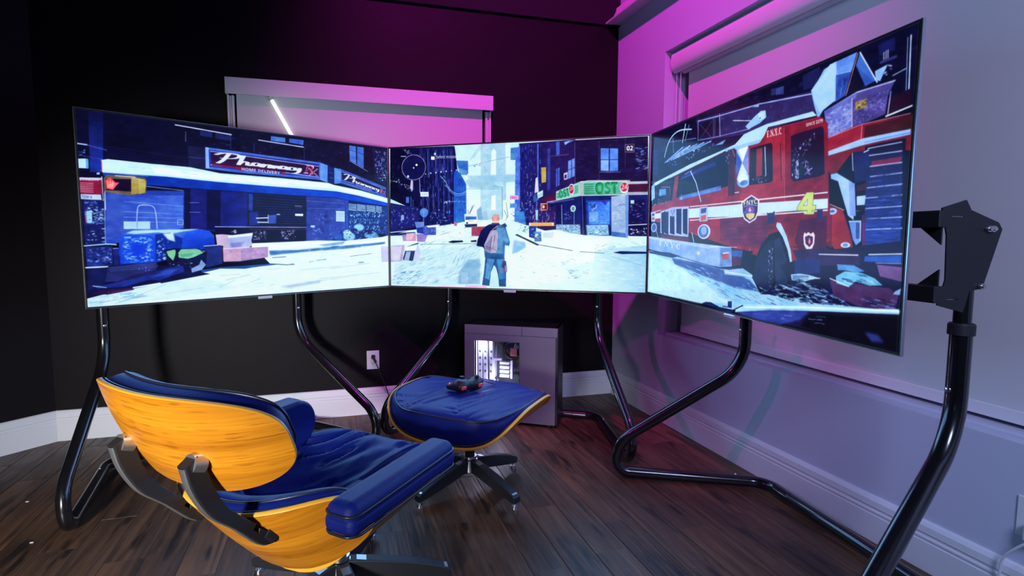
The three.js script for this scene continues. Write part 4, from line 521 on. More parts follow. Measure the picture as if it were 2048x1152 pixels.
  P('#2a1c50',[1492,781,1685,767,1862,788,1867,830,1544,847]); P('#1c2868',[1511,825,1661,815,1664,873,1515,888]); L('#cfe4ff',5,[1654,794,1854,791]); L('#cfe4ff',5,[1904,787,2041,780]);
  P('#2450bc',[1887,794,2041,785,2041,811,1884,814]); P('#10123c',[1865,818,2044,813,2051,942,1869,887]); L('#8c98d8',3,[1937,817,2042,814]); P('#8fc4f4',[1490,891,1547,883,1602,885,1661,894,1580,915,1498,917]);
  L('#24387c',3,[1504,897,1601,891]); L('#24387c',3,[1504,903,1600,897]); L('#24387c',3,[1504,910,1598,903]); L('#c8e8ff',4,[1548,904,1667,895]);
  D(['#6fa4e8','#0a0c34','#1c2c7c','#a8dcff','#0e1040'],240,26,6,[1385,950,1548,908,1724,940,1877,987,1557,1015,1352,997],24);
  S(['#8cc4f4','#0a0c30','#3a68c4','#070820','#a8dcff'],150,5,44,0.088,[1394,961,1568,915,1725,951,1868,991,1617,1007,1371,994],25); P('#43285c',[1721,900,1772,885,1842,901,2002,905,2039,927,2028,981,1877,987,1747,962]);
  P('#6fc0e8',[1751,880,1795,857,1877,858,1937,874,1972,897,1917,903,1852,893,1819,918,1758,908]); P('#4f94dc',[1754,831,1838,831,1891,850,1858,858,1795,853,1760,855]);
  S(['#1c3c84','#a8ecff','#3a78c0'],60,4,34,0.117,[1761,875,1878,860,1968,897,1852,893,1819,915,1764,904],26); P('#6a4a8c',[1942,823,2045,827,2047,877,1958,865]); P('#43285c',[1744,928,1825,920,1828,970,1757,961]);
  P('#8cb0e8',[2024,914,2047,901,2044,925,2017,925]); S(['#10123c','#6f84d0','#2a2458'],50,5,36,0.07,[1874,937,2035,941,2032,977,1882,982],27); L('#d8ecff',4,[1721,891,1819,915]);
  P('#a8e0ff',[1118,1074,1427,1040,1674,1012,1878,994,2045,975,2045,991,1831,1012,1558,1045,1077,1122]); L('#e0f8ff',6,[1163,1084,1558,1032,2044,982]);
  P('#16143c',[1077,1122,1358,1074,1675,1034,2045,994,2048,1132,1682,1122,1207,1130]); P('#2c3c9c',[1087,1121,1358,1071,1618,1042,1561,1090,1432,1130,1207,1130],4); P('#0a0818',[1620,1051,2045,997,2048,1132,1841,1137,1564,1117],6);
  P('#24307c',[1907,1082,1965,1080,1992,1104,1941,1111],4); S(['#3a4ca8','#141038','#5a68b8'],50,5,46,-0.087,[1121,1121,1731,1038,1708,1098,1285,1122],28);
  P('#14205c',[747,1115,790,1101,843,1097,935,1114,1077,1117,1033,1134,834,1121]); L('#18103c',6,[1041,1122,1144,1077]); P('#1c2c70',[1010,1071,1047,1067,1048,1105,1011,1104]); L('#101c58',5,[964,1105,1040,1101]);
      return finish();
    },
  };
})();

// ---------------------------------------------------------------- televisions
const TVS = [
  { at: [-0.334, 0.803, -2.8515], deg: 26.87, draw: 'left', stand: -0.2, label: 'left television with a snowy street and a Pharmacy shop on its screen', where: 'behind the left television and the lounge chair' },
  { at: [0.929, 0.803, -2.7965], deg: -31.8, draw: 'middle', stand: 0.017, label: 'middle television showing a man with a backpack walking up a snowy street', where: 'behind the middle television and the computer tower' },
  { at: [1.443, 0.803, -1.696], deg: -98.1, draw: 'right', stand: 0.253, label: 'right television with a red fire engine on its screen', where: 'behind the right television, in front of the pale wall' },
];
const TW = 1.45, TH = 0.808, BEZ = 0.008;
for (const t of TVS) {
  const g = thing('television', t.label, 'television', t.at, t.deg * Math.PI / 180, 'curved row of three large televisions');
  part('panel', join(rbox(TW - 0.002, TH - 0.002, 0.007, 0.003, 0, TH / 2, -0.0045)), M.tvBody, g);
  part('edge_trim', join(box(TW, 0.0025, 0.008, 0, TH - 0.0012, -0.0055), box(0.0025, TH, 0.008, -TW / 2 + 0.0012, TH / 2, -0.0055), box(0.0025, TH, 0.008, TW / 2 - 0.0012, TH / 2, -0.0055), box(TW, 0.0025, 0.008, 0, 0.0012, -0.0055)), M.tvEdge, g, 'thin silver rim of the panel');
  const img = new THREE.CanvasTexture(SCREENS[t.draw]()); img.colorSpace = THREE.SRGBColorSpace;
  part('screen', new THREE.PlaneGeometry(TW - BEZ * 2, TH - BEZ * 2).translate(0, TH / 2, 0.0008), new THREE.MeshPhysicalMaterial({ name: 'lit_screen', color: 0x020203, roughness: 0.14, specularIntensity: 0.25, emissive: 0xffffff, emissiveMap: img, emissiveIntensity: SCREEN_GLOW }), g, 'lit screen ' + t.label.replace(/^\w+ television (with|showing) /, 'with ').replace(' on its screen', ''));
  part('rear_housing', rbox(1.16, 0.36, 0.05, 0.015, 0, 0.215, -0.034), M.tvBody, g);
  part('badge', rbox(0.07, 0.016, 0.012, 0.005, 0, -0.006, -0.003), phys([0.6, 0.62, 0.65], 0.15, { metalness: 0.4 }), g);
  const lamp = new THREE.RectAreaLight(new THREE.Color().setRGB(...TV_LIGHT), TV_POWER, TW - 0.03, TH - 0.03);
  lamp.name = 'screen_light'; lamp.position.set(0, TH / 2, 0.006); lamp.rotation.y = Math.PI; g.add(lamp);
}

// ---------------------------------------------------------------- stands of bent black tube
TVS.forEach((t, i) => {
  const ang = t.deg * Math.PI / 180, off = t.stand;
  const g = thing('television_stand', 'black bent steel tube stand ' + t.where, 'stand', [t.at[0] + Math.cos(ang) * off, 0, t.at[2] - Math.sin(ang) * off], ang, 'black tube stands of the televisions');
  const r = 0.0241, back = -0.2, rear = i === 1 ? -0.325 : -0.33, nearFoot = t.foot ?? [0.66, 0.26];
  for (const s of [-1, 1]) {
    const [fx, fz, by, rz] = i === 2 && s > 0 ? [0.655, 0.33, 0.58, -0.36] : [0.645, 0.25, 0.545, rear];
    part('bent_leg', bar([[s * 0.445, 0.865, back], [s * 0.445, by, back], [s * (fx + 0.012), 0.165, fz + 0.012], [s * (fx + 0.005), r + 0.004, fz + 0.035], [s * 0.445, r + 0.004, rz], [s * 0.3, r + 0.004, rz]], r, [0, 0.11, 0.085, 0.085, 0.1, 0], 170, 20), M.tube, g);
    part('upright', bar([[s * 0.445, 0.85, back], [s * 0.445, 1.02, back]], 0.0195, 0.01, 8, 18), M.tube, g);
    part('collar', join(cyl(0.0285, 0.0285, 0.026, s * 0.445, 0.862, back), cyl(0.0255, 0.0285, 0.004, s * 0.445, 0.877, back)), M.satin, g);
    const plate = new THREE.Shape(); const P = [[0.085, 1.168], [0.15, 1.187], [0.165, 1.163], [0.245, 1.133], [0.256, 1.117], [0.212, 0.971], [0.176, 0.965], [0.162, 0.912], [0.09, 0.931], [0.108, 0.992], [0.103, 1.102]];
    plate.moveTo(...P[0]); for (const q of P.slice(1)) plate.lineTo(...q); plate.closePath();
    for (const [zc, yc] of [[0.13, 1.148], [0.13, 0.944]]) { const h = new THREE.Path(); h.moveTo(zc - 0.018, yc - 0.0018); h.lineTo(zc + 0.018, yc - 0.0018); h.lineTo(zc + 0.018, yc + 0.0018); h.lineTo(zc - 0.018, yc + 0.0018); plate.holes.push(h); }
    const pg = new THREE.ExtrudeGeometry(plate, { depth: 0.003, bevelEnabled: true, bevelThickness: 0.0008, bevelSize: 0.0012, bevelSegments: 2 }).rotateY(Math.PI / 2);
    part('bracket_plate', pg.translate(s * 0.475 - 0.0015, 0, 0), M.satin, g);
    for (const [y, z] of [[1.118, -0.213], [1.118, -0.224], [0.976, -0.205]]) part('bolt', join(new THREE.CylinderGeometry(0.0085, 0.0085, 0.006, 6).rotateZ(Math.PI / 2).translate(s * 0.482, y, z), new THREE.CylinderGeometry(0.005, 0.005, 0.012, 12).rotateZ(Math.PI / 2).translate(s * 0.484, y, z)), M.steel, g, 'bright steel bolt');
    part('bolt', join(new THREE.SphereGeometry(0.0085, 14, 8).scale(1, 1, 0.6).translate(s * 0.445 - s * 0.002, 0.705, back + r)), M.steel, g, 'bright steel bolt');
    part('bolt', new THREE.SphereGeometry(0.006, 12, 8).translate(s * 0.49, 2 * r + 0.004, -0.21), M.steel, g, 'bright steel bolt');
  }
  part('rear_tube', bar([[-0.31, r + 0.004, rear], [0.31, r + 0.004, i === 2 ? -0.36 : rear]], r * 0.97, 0.01, 8, 18), M.tube, g);
  for (const y of [1.142, 0.956]) {
    part('crossbar', rbox(0.955, 0.042, 0.03, 0.003, 0, y, -0.092), M.satin, g);
  }
  for (const s of [-1, 1]) for (const [y, d] of [[1.121, -1], [0.977, 1]]) {
    const tri = new THREE.Shape([new THREE.Vector2(0, 0), new THREE.Vector2(-s * 0.055, 0), new THREE.Vector2(0, d * 0.042)]);
    part('gusset', new THREE.ExtrudeGeometry(tri, { depth: 0.004, bevelEnabled: false }).translate(s * 0.473, y, -0.094), M.satin, g);
  }
});

// ---------------------------------------------------------------- roller shades
{
  const g = thing('roller_blind', 'white roller blind with flat valance over the window of the dark back wall', 'blind', [0.21, 0, ZB]);
  part('valance', join(rbox(1.52, 0.088, 0.008, 0.002, 0, 1.9185, 0.072), box(1.512, 0.006, 0.07, 0, 1.9585, 0.036), box(0.006, 0.086, 0.07, -0.757, 1.9185, 0.036), box(0.006, 0.086, 0.07, 0.757, 1.9185, 0.036)), M.valance, g);
  part('fabric', new THREE.BoxGeometry(1.415, 1.1, 0.002).translate(-0.004, 1.35, 0.022), M.shadeCloth, g);
  part('bottom_bar', rbox(1.415, 0.024, 0.01, 0.004, -0.004, 0.805, 0.022), M.valance, g);
  for (const s of [-1, 1]) part('guide_rail', join(box(0.011, 1.08, 0.03, s * 0.728, 1.335, 0.017), box(0.008, 1.08, 0.018, s * 0.742, 1.335, 0.012), box(0.011, 1.08, 0.03, s * 0.752, 1.335, 0.017)), M.valance, g);
}
{
  const z0 = W2[0] + 0.03, z1 = W2[1] - 0.03, g = thing('roller_blind', 'white roller blind with rounded cassette in the window recess of the pale right wall', 'blind', [XR, 0, (z0 + z1) / 2]);
  const L = z1 - z0, cs = new THREE.Shape(); cs.moveTo(0.13, 2.15); cs.lineTo(0.06, 2.15); cs.bezierCurveTo(0.02, 2.15, 0.018, 2.12, 0.018, 2.09); cs.bezierCurveTo(0.018, 2.05, 0.035, 2.035, 0.05, 2.032); cs.lineTo(0.062, 2.042); cs.lineTo(0.062, 2.06); cs.lineTo(0.13, 2.06); cs.closePath();
  part('cassette', new THREE.ExtrudeGeometry(cs, { depth: L, bevelEnabled: true, bevelSize: 0.001, bevelThickness: 0.001, bevelSegments: 1, curveSegments: 12 }).translate(0, 0, -L / 2), M.valance, g);
  part('roller', new THREE.CylinderGeometry(0.022, 0.022, L - 0.05, 24).rotateX(Math.PI / 2).translate(0.092, 2.05, 0), M.shadeCloth, g);
  part('fabric', box(0.002, 1.5, L - 0.07, 0.108, 1.303, 0.012), M.shadeCloth, g);
  part('hem_bar', join(rbox(0.009, 0.041, L - 0.07, 0.003, 0.106, 0.556, 0.012)), M.valance, g);
  for (const z of [-L / 2 + 0.008, -L / 2 + 0.045]) part('bead_cord', cyl(0.0017, 0.0017, 1.22, 0.055, 1.42, z, 8), M.white, g, 'thin white pull cord');
}
{
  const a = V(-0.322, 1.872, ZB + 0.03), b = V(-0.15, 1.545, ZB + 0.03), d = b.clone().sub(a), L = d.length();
  const g = thing('light_streak', 'thin glowing rod added for the white streak of light slanting across the blind of the back window', 'light', [0, 0, 0]);  // glowing rod stands in for a bright streak of light on the blind
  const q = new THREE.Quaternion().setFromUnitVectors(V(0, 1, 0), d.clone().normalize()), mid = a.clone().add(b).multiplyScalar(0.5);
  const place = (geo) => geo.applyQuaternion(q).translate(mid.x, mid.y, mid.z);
  part('streak_rod', place(cyl(0.0095, 0.0095, L, 0, 0, 0, 16)), new THREE.MeshStandardMaterial({ name: 'lit_streak', color: 0x111111, emissive: new THREE.Color().setRGB(0.95, 1, 0.95), emissiveIntensity: 1.3 }), g);
  part('streak_end', place(cyl(0.0105, 0.0105, 0.02, 0, -L / 2, 0, 16)), M.plasticWhite, g); part('streak_end', place(cyl(0.0105, 0.0105, 0.02, 0, L / 2, 0, 16)), M.plasticWhite, g);
  const l = new THREE.PointLight(new THREE.Color().setRGB(0.95, 1, 0.95), 0.006); l.position.set(mid.x, mid.y + 0.06, mid.z + 0.12); l.name = 'streak_light'; g.add(l);
}

// ---------------------------------------------------------------- wall outlets and their cords
function outlet(label, at, turn) {
  const g = thing('wall_outlet', label, 'outlet', at, turn);
  part('cover_plate', rbox(0.076, 0.116, 0.006, 0.0025, 0, 0, 0.003), M.plasticWhite, g);
  for (const y of [0.022, -0.022]) {
    const r = part('socket', new THREE.CylinderGeometry(0.0165, 0.0165, 0.003, 24).rotateX(Math.PI / 2).scale(1, 0.86, 1).translate(0, y, 0.0065), M.plasticWhite, g);
    part('slots', join(box(0.0022, 0.008, 0.001, -0.006, y + 0.002, 0.0082), box(0.0022, 0.006, 0.001, 0.006, y + 0.002, 0.0082), cyl(0.0022, 0.0022, 0.001, 0, 0, 0, 10).rotateX(Math.PI / 2).translate(0, y - 0.008, 0.0082)), M.plasticBlack, r);
  }
  part('screw', new THREE.CylinderGeometry(0.003, 0.003, 0.002, 12).rotateX(Math.PI / 2).translate(0, 0, 0.0065), M.steel, g);
  return g;
}
outlet('white wall outlet with a black plug, low on the dark back wall', [0.217, 0.338, ZB], 0);
{
  const g = thing('power_cord', 'black plug and thin cord hanging from the outlet on the back wall', 'cord', [0.217, 0.36, ZB + 0.008]);
  part('plug', join(rbox(0.022, 0.024, 0.02, 0.004, 0, 0, 0.01), new THREE.CylinderGeometry(0.006, 0.008, 0.03, 14).rotateZ(0.45).translate(0.008, -0.02, 0.016)), M.plasticBlack, g);
  part('cable', new THREE.TubeGeometry(new THREE.CatmullRomCurve3([V(0.012, -0.032, 0.016), V(0.04, -0.1, 0.022), V(0.07, -0.18, 0.026), V(0.1, -0.27, 0.03), V(0.14, -0.335, 0.04), V(0.23, -0.354, 0.06)]), 40, 0.0032, 8), M.plasticBlack, g);
}
outlet('white wall outlet on the pale right wall at the right edge of the view', [XR, 0.31, -0.965], -Math.PI / 2);
{
  const g = thing('charger_cord', 'white charger cable hanging from the outlet on the pale right wall', 'cord', [XR - 0.008, 0.285, -0.95]);
  part('plug', rbox(0.03, 0.05, 0.04, 0.006, -0.016, -0.005, 0), M.plasticWhite, g);
  part('cable', new THREE.TubeGeometry(new THREE.CatmullRomCurve3([V(-0.03, -0.028, -0.004), V(-0.03, -0.06, -0.03), V(-0.028, -0.105, -0.058), V(-0.024, -0.17, -0.066), V(-0.03, -0.23, -0.06), V(-0.045, -0.274, -0.045)]), 40, 0.0035, 8), M.plasticWhite, g);
}
for (const [x, z, w] of [[-1.251, -2.572, 'nearest the left stand'], [-1.072, -2.212, 'in front of the left stand']]) {
  const g = new THREE.Mesh(new THREE.DodecahedronGeometry(0.0045, 0).scale(1.6, 0.5, 1).translate(0, 0.002, 0), M.plasticWhite); g.name = numbered('paper_scrap'); scene.add(g); g.position.set(x, 0, z);
  tag(g, 'tiny white scrap on the wooden floor ' + w, 'scrap');
}

// ---------------------------------------------------------------- lamps of the room
for (const [name, label, at, aim, cone, soft, power, col, size] of SPOTS) {
  const g = thing(name, label, 'lamp', at), k = name === 'studio_lamp' ? 2.6 : 1; g.lookAt(...aim);
  part('lens', new THREE.SphereGeometry(0.04 * k, 24, 16), new THREE.MeshStandardMaterial({ name: 'lit_bulb', color: 0x221122, emissive: new THREE.Color().setRGB(...col), emissiveIntensity: k > 1 ? 1.5 : 3 }), g);
  part('shade', new THREE.LatheGeometry([[0.052, 0.0], [0.056, 0.0], [0.056, -0.1], [0.03, -0.14], [0.0, -0.14], [0.0, -0.136], [0.028, -0.136], [0.052, -0.098], [0.052, 0]].map((q) => new THREE.Vector2(q[0] * k, q[1] * k)), 28).rotateX(Math.PI / 2), M.plasticBlack, g);
  g.updateMatrixWorld();
  const rod = k > 1 ? join(cyl(0.012, 0.012, at[1] - 0.02, at[0], at[1] / 2, at[2] + 0.2), cyl(0.18, 0.2, 0.02, at[0], 0.01, at[2] + 0.2)) : cyl(0.006, 0.006, TOP - at[1], at[0], (TOP + at[1]) / 2 + 0.02, at[2], 10);
  part(k > 1 ? 'floor_stand' : 'rod', rod.applyMatrix4(g.matrixWorld.clone().invert()), M.plasticBlack, g);
  const l = new THREE.SpotLight(new THREE.Color().setRGB(...col), power, 0, cone, soft); l.position.set(0, 0, 0.005); l.castShadow = true; l.shadow.radius = size; l.name = 'spot_light'; g.add(l); l.target.position.set(0, 0, 1); g.add(l.target); l.target.name = 'aim';
}

// ---------------------------------------------------------------- lounge chair and ottoman: bent plywood shells, leather pads, aluminium
const veneer = dataTex(1024, 512, (u, v) => {
  const w = fbm(u * 3, v * 6, 3, 81, 3, 6), fine = fbm(u * 5 + w * 0.6, v * 220, 3, 82, 5, 220), band = fbm(u * 1 + w * 0.4, v * 26, 3, 83, 1, 26), pore = smooth(0.6, 0.85, fbm(u * 22, v * 180, 2, 84, 22, 180));
  const t = clamp(0.2 + 0.55 * band + 0.45 * fine - 0.35 * pore);
  return [mix(150, 240, t), mix(82, 158, t), mix(8, 34, t)];
}, true);
const leatherGrain = dataTex(512, 512, (u, v) => { const n = 255 * (0.6 * fbm(u * 90, v * 90, 3, 91, 90, 90) + 0.4 * fbm(u * 14, v * 14, 3, 92, 14, 14)); return [n, n, n]; });
M.veneer = phys([1, 1, 1], 0.34, { map: veneer, clearcoat: 0.35, clearcoatRoughness: 0.22 });
M.plyEdge = phys([0.86, 0.42, 0.035], 0.4, { clearcoat: 0.2, clearcoatRoughness: 0.3 });
M.leather = phys([0.004, 0.012, 0.15], 0.46, { bumpMap: leatherGrain, bumpScale: 0.0006, specularIntensity: 0.45 });  // black leather, with the blue of the screen light put into its base colour
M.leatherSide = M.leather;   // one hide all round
M.piping = phys([0.014, 0.017, 0.03], 0.3);

// a patch with a rounded outline: rings towards the middle; place(s, t, rho) gives the point
function patch(hw, hh, n, rings, segs, place, flip, rho0 = 0) {
  const pos = [], uv = [], idx = [];
  for (let i = 0; i <= rings; i++) for (let j = 0; j <= segs; j++) {
    const rho = rho0 + (1 - rho0) * (1 - Math.pow(1 - i / rings, 1.6)), a = j / segs * Math.PI * 2, c = Math.cos(a), s = Math.sin(a);
    const x = hw * rho * Math.sign(c) * Math.pow(Math.abs(c), 2 / n), y = hh * rho * Math.sign(s) * Math.pow(Math.abs(s), 2 / n), p = place(x, y, rho, a);
    pos.push(p.x, p.y, p.z); uv.push(x, y);
  }
  const w = segs + 1;
  for (let i = 0; i < rings; i++) for (let j = 0; j < segs; j++) { const a = i * w + j, b = a + 1, c = a + w, d = c + 1; if (flip) idx.push(a, b, c, b, d, c); else idx.push(a, c, b, b, c, d); }
  const g = new THREE.BufferGeometry(); g.setAttribute('position', new THREE.Float32BufferAttribute(pos, 3)); g.setAttribute('uv', new THREE.Float32BufferAttribute(uv, 2)); g.setIndex(idx); g.computeVertexNormals(); return g;
}
// one shell with its pad. spine: three [forward, up] points from the low end to the high end; wrap(s, t): how far the sides curl to the pad's side
function makeShell(o, parent, names) {
  const { hw, n = 2.9, spine, wrap, th = 0.011, pad = 0.06, padIn = 0.965, puff = () => 0, rings = 22, segs = 96 } = o;
  const [A, B, C] = spine, hh = 0.5 * (Math.hypot(B[0] - A[0], B[1] - A[1]) + Math.hypot(C[0] - B[0], C[1] - B[1]));
  const mid = (s, t) => {
    const k = t / hh * 0.5 + 0.5, q = (i) => (1 - k) * (1 - k) * A[i] + 2 * k * (1 - k) * B[i] + k * k * C[i], d = (i) => 2 * (1 - k) * (B[i] - A[i]) + 2 * k * (C[i] - B[i]);
    const l = Math.hypot(d(0), d(1)), nf = d(1) / l, nu = -d(0) / l, w = wrap(s, t / hh);   // normal to the pad's side
    const side = o.seat ? -1 : 1;
    const inset = Math.max(0, Math.abs(s) - hw * 0.45);
    return V(s - Math.sign(s) * inset * (o.tuck ?? 0.06), q(1) + side * nu * w, -(q(0) + side * nf * w));
  };
  const e = 0.002, nrm = (s, t) => { const a = mid(s + e, t).sub(mid(s - e, t)), b = mid(s, t + e).sub(mid(s, t - e)); const v = a.cross(b).normalize(); return o.seat ? v.negate() : v.negate(); };
  const sgn = nrm(0, 0), want = o.seat ? V(0, 1, 0) : V(0, 0, -1), fl = sgn.dot(want) < 0 ? -1 : 1;
  const N = (s, t) => nrm(s, t).multiplyScalar(fl);
  const off = (h, k = 1) => (s, t) => mid(s * k, t * k).addScaledVector(N(s * k, t * k), h);
  const cross = (g) => { // orient: triangles should look along the wanted side
    return g;
  };
  const inner = patch(hw, hh, n, rings, segs, off(th / 2), fl > 0), outer = patch(hw, hh, n, rings, segs, off(-th / 2), fl < 0);
  const grain = (g) => { const u = g.attributes.uv; for (let i = 0; i < u.count; i++) u.setXY(i, u.getX(i) * 0.9 + (o.uvo ?? 0), u.getY(i) * 1.6 + (o.uvo ?? 0)); return g; };
  part(names[0], join(grain(inner), grain(outer)), M.veneer, parent);
  // rounded plywood edge
  {
    const pos = [], idx = [], K = 6;
    for (let j = 0; j <= segs * 2; j++) {
      const a = j / (segs * 2) * Math.PI * 2, c = Math.cos(a), s = Math.sin(a), x = hw * Math.sign(c) * Math.pow(Math.abs(c), 2 / n), y = hh * Math.sign(s) * Math.pow(Math.abs(s), 2 / n);
      const nn = N(x, y), outw = mid(x * 1.01, y * 1.01).sub(mid(x, y)).normalize();
      for (let k = 0; k <= K; k++) { const b = -Math.PI / 2 + Math.PI * k / K, p = mid(x, y).addScaledVector(nn, Math.sin(b) * th / 2).addScaledVector(outw, Math.cos(b) * th * 0.22); pos.push(p.x, p.y, p.z); }
    }
    for (let j = 0; j < segs * 2; j++) for (let k = 0; k < K; k++) { const a = j * (K + 1) + k, b = a + 1, c = a + K + 1, d = c + 1; idx.push(a, b, c, b, d, c); }
    const g = new THREE.BufferGeometry(); g.setAttribute('position', new THREE.Float32BufferAttribute(pos, 3)); g.setIndex(idx); g.computeVertexNormals();
    g.setAttribute('uv', new THREE.Float32BufferAttribute(new Float32Array(pos.length / 3 * 2), 2));
    part('plywood_edge', g, M.plyEdge, parent.children[parent.children.length - 1]);
  }
  // pad: a puffed top and a side wall down to the shell
  const SF = o.sideFrac ?? 0.42, T = o.padFn ?? (() => pad), bulge = (rho) => Math.pow(Math.max(0, 1 - Math.pow(rho, 5)), 0.42);
  const top = patch(hw * padIn, hh * padIn, n, 46, 140, (s, t, rho) => mid(s, t).addScaledVector(N(s, t), th / 2 + T(s, t) * (SF + (1 - SF) * bulge(rho)) + puff(s, t, rho)), fl > 0);
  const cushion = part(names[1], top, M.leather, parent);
  const rimPts = (k, h) => { const a = []; for (let j = 0; j < 120; j++) { const q = j / 120 * Math.PI * 2, c = Math.cos(q), s = Math.sin(q), x = hw * k * Math.sign(c) * Math.pow(Math.abs(c), 2 / n), y = hh * k * Math.sign(s) * Math.pow(Math.abs(s), 2 / n); a.push(mid(x, y).addScaledVector(N(x, y), th / 2 + h * T(x, y))); } return a; };
  {
    const rows = [[padIn * 0.985, 0], [padIn * 1.004, SF * 0.25], [padIn * 1.012, SF * 0.55], [padIn * 1.01, SF * 0.8], [padIn, SF]].map(([k, h]) => rimPts(k, h)), pos = [], idx = [], uv = [];
    for (const r of rows) for (let j = 0; j <= 120; j++) { const p = r[j % 120]; pos.push(p.x, p.y, p.z); uv.push(j * 0.02, p.y); }
    for (let i = 0; i < rows.length - 1; i++) for (let j = 0; j < 120; j++) { const a = i * 121 + j, b = a + 1, c = a + 121, d = c + 1; idx.push(a, b, c, b, d, c); }
    const g = new THREE.BufferGeometry(); g.setAttribute('position', new THREE.Float32BufferAttribute(pos, 3)); g.setAttribute('uv', new THREE.Float32BufferAttribute(uv, 2)); g.setIndex(idx); g.computeVertexNormals();
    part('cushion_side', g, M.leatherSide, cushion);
  }
  for (const h of [0.06, SF]) part('piping', new THREE.TubeGeometry(new THREE.CatmullRomCurve3(rimPts(padIn * 1.006, h), true), 240, 0.0034, 8, true), M.piping, cushion);
  return { mid, N, hh };
}
function fold(x, w) { const k = Math.abs(x - Math.round(x)) * 2; return Math.pow(Math.max(0, 1 - k / w), 1.2); }
const creases = (dirS, dirT, freq, amp, sd) => (s, t) => {
  const along = s * dirT - t * dirS, across = s * dirS + t * dirT, wob = (fbm(along * 5 + 10, across * 7 + 10, 2, sd) - 0.5) * 0.5;
  const f = across * freq + wob * 1.6, strength = smooth(0.38, 0.6, noise(along * 6 + Math.round(f) * 7.3 + 30, Math.round(f) * 3.1 + 30, sd + 3));
  return -amp * fold(f, 0.42) * strength + amp * 0.5 * (fbm(along * 6 + 20, across * 30 + 20, 2, sd + 5) - 0.5);
};
function star(parent, legs, radius, turn, hubY, tall) {
  for (let i = 0; i < legs; i++) {
    const a = turn + i / legs * Math.PI * 2, dir = V(Math.sin(a), 0, -Math.cos(a)), s = new THREE.Shape();
    s.moveTo(0.01, hubY + 0.018); s.lineTo(0.05, hubY + 0.016); s.quadraticCurveTo(radius * 0.7, hubY - 0.01, radius, 0.056); s.lineTo(radius + 0.008, 0.05); s.lineTo(radius + 0.006, 0.03); s.quadraticCurveTo(radius * 0.7, 0.04, 0.05, hubY - 0.03); s.lineTo(0.01, hubY - 0.034); s.closePath();
    const g = new THREE.ExtrudeGeometry(s, { depth: 0.03, bevelEnabled: true, bevelThickness: 0.004, bevelSize: 0.003, bevelSegments: 2, curveSegments: 10 }).translate(0, 0, -0.015).rotateY(Math.PI / 2 - a);
    const leg = part('leg', g, M.satin, parent);
    const top = new THREE.Shape(); top.moveTo(0.05, -0.013); top.lineTo(radius + 0.004, -0.012); top.lineTo(radius + 0.004, 0.012); top.lineTo(0.05, 0.013); top.closePath();
    const strip = new THREE.PlaneGeometry(radius - 0.05, 0.026, 12, 1).rotateX(-Math.PI / 2).translate((radius + 0.05) / 2, 0, 0);
    { const p = strip.attributes.position; for (let k = 0; k < p.count; k++) { const x = p.getX(k), q = (x - 0.05) / (radius - 0.05), y = (1 - q) * (1 - q) * (hubY + 0.016) + 2 * q * (1 - q) * (hubY - 0.01) + q * q * 0.056; p.setY(k, y + 0.0042); } strip.computeVertexNormals(); }
    part('leg_top', strip.rotateY(Math.PI / 2 - a), M.alu, leg, 'polished top of the leg');
    part('glide', join(cyl(0.012, 0.015, 0.012, dir.x * (radius - 0.004), 0.006, dir.z * (radius - 0.004), 18), cyl(0.005, 0.005, 0.03, dir.x * (radius - 0.004), 0.02, dir.z * (radius - 0.004), 10)), M.steel, leg);
  }
  part('hub', join(cyl(0.032, 0.036, 0.05, 0, hubY - 0.005, 0), cyl(0.03, 0.03, 0.012, 0, hubY + 0.03, 0)), M.steel, parent);
  part('column', cyl(0.021, 0.021, tall - hubY, 0, (tall + hubY) / 2, 0), M.satin, parent);
}
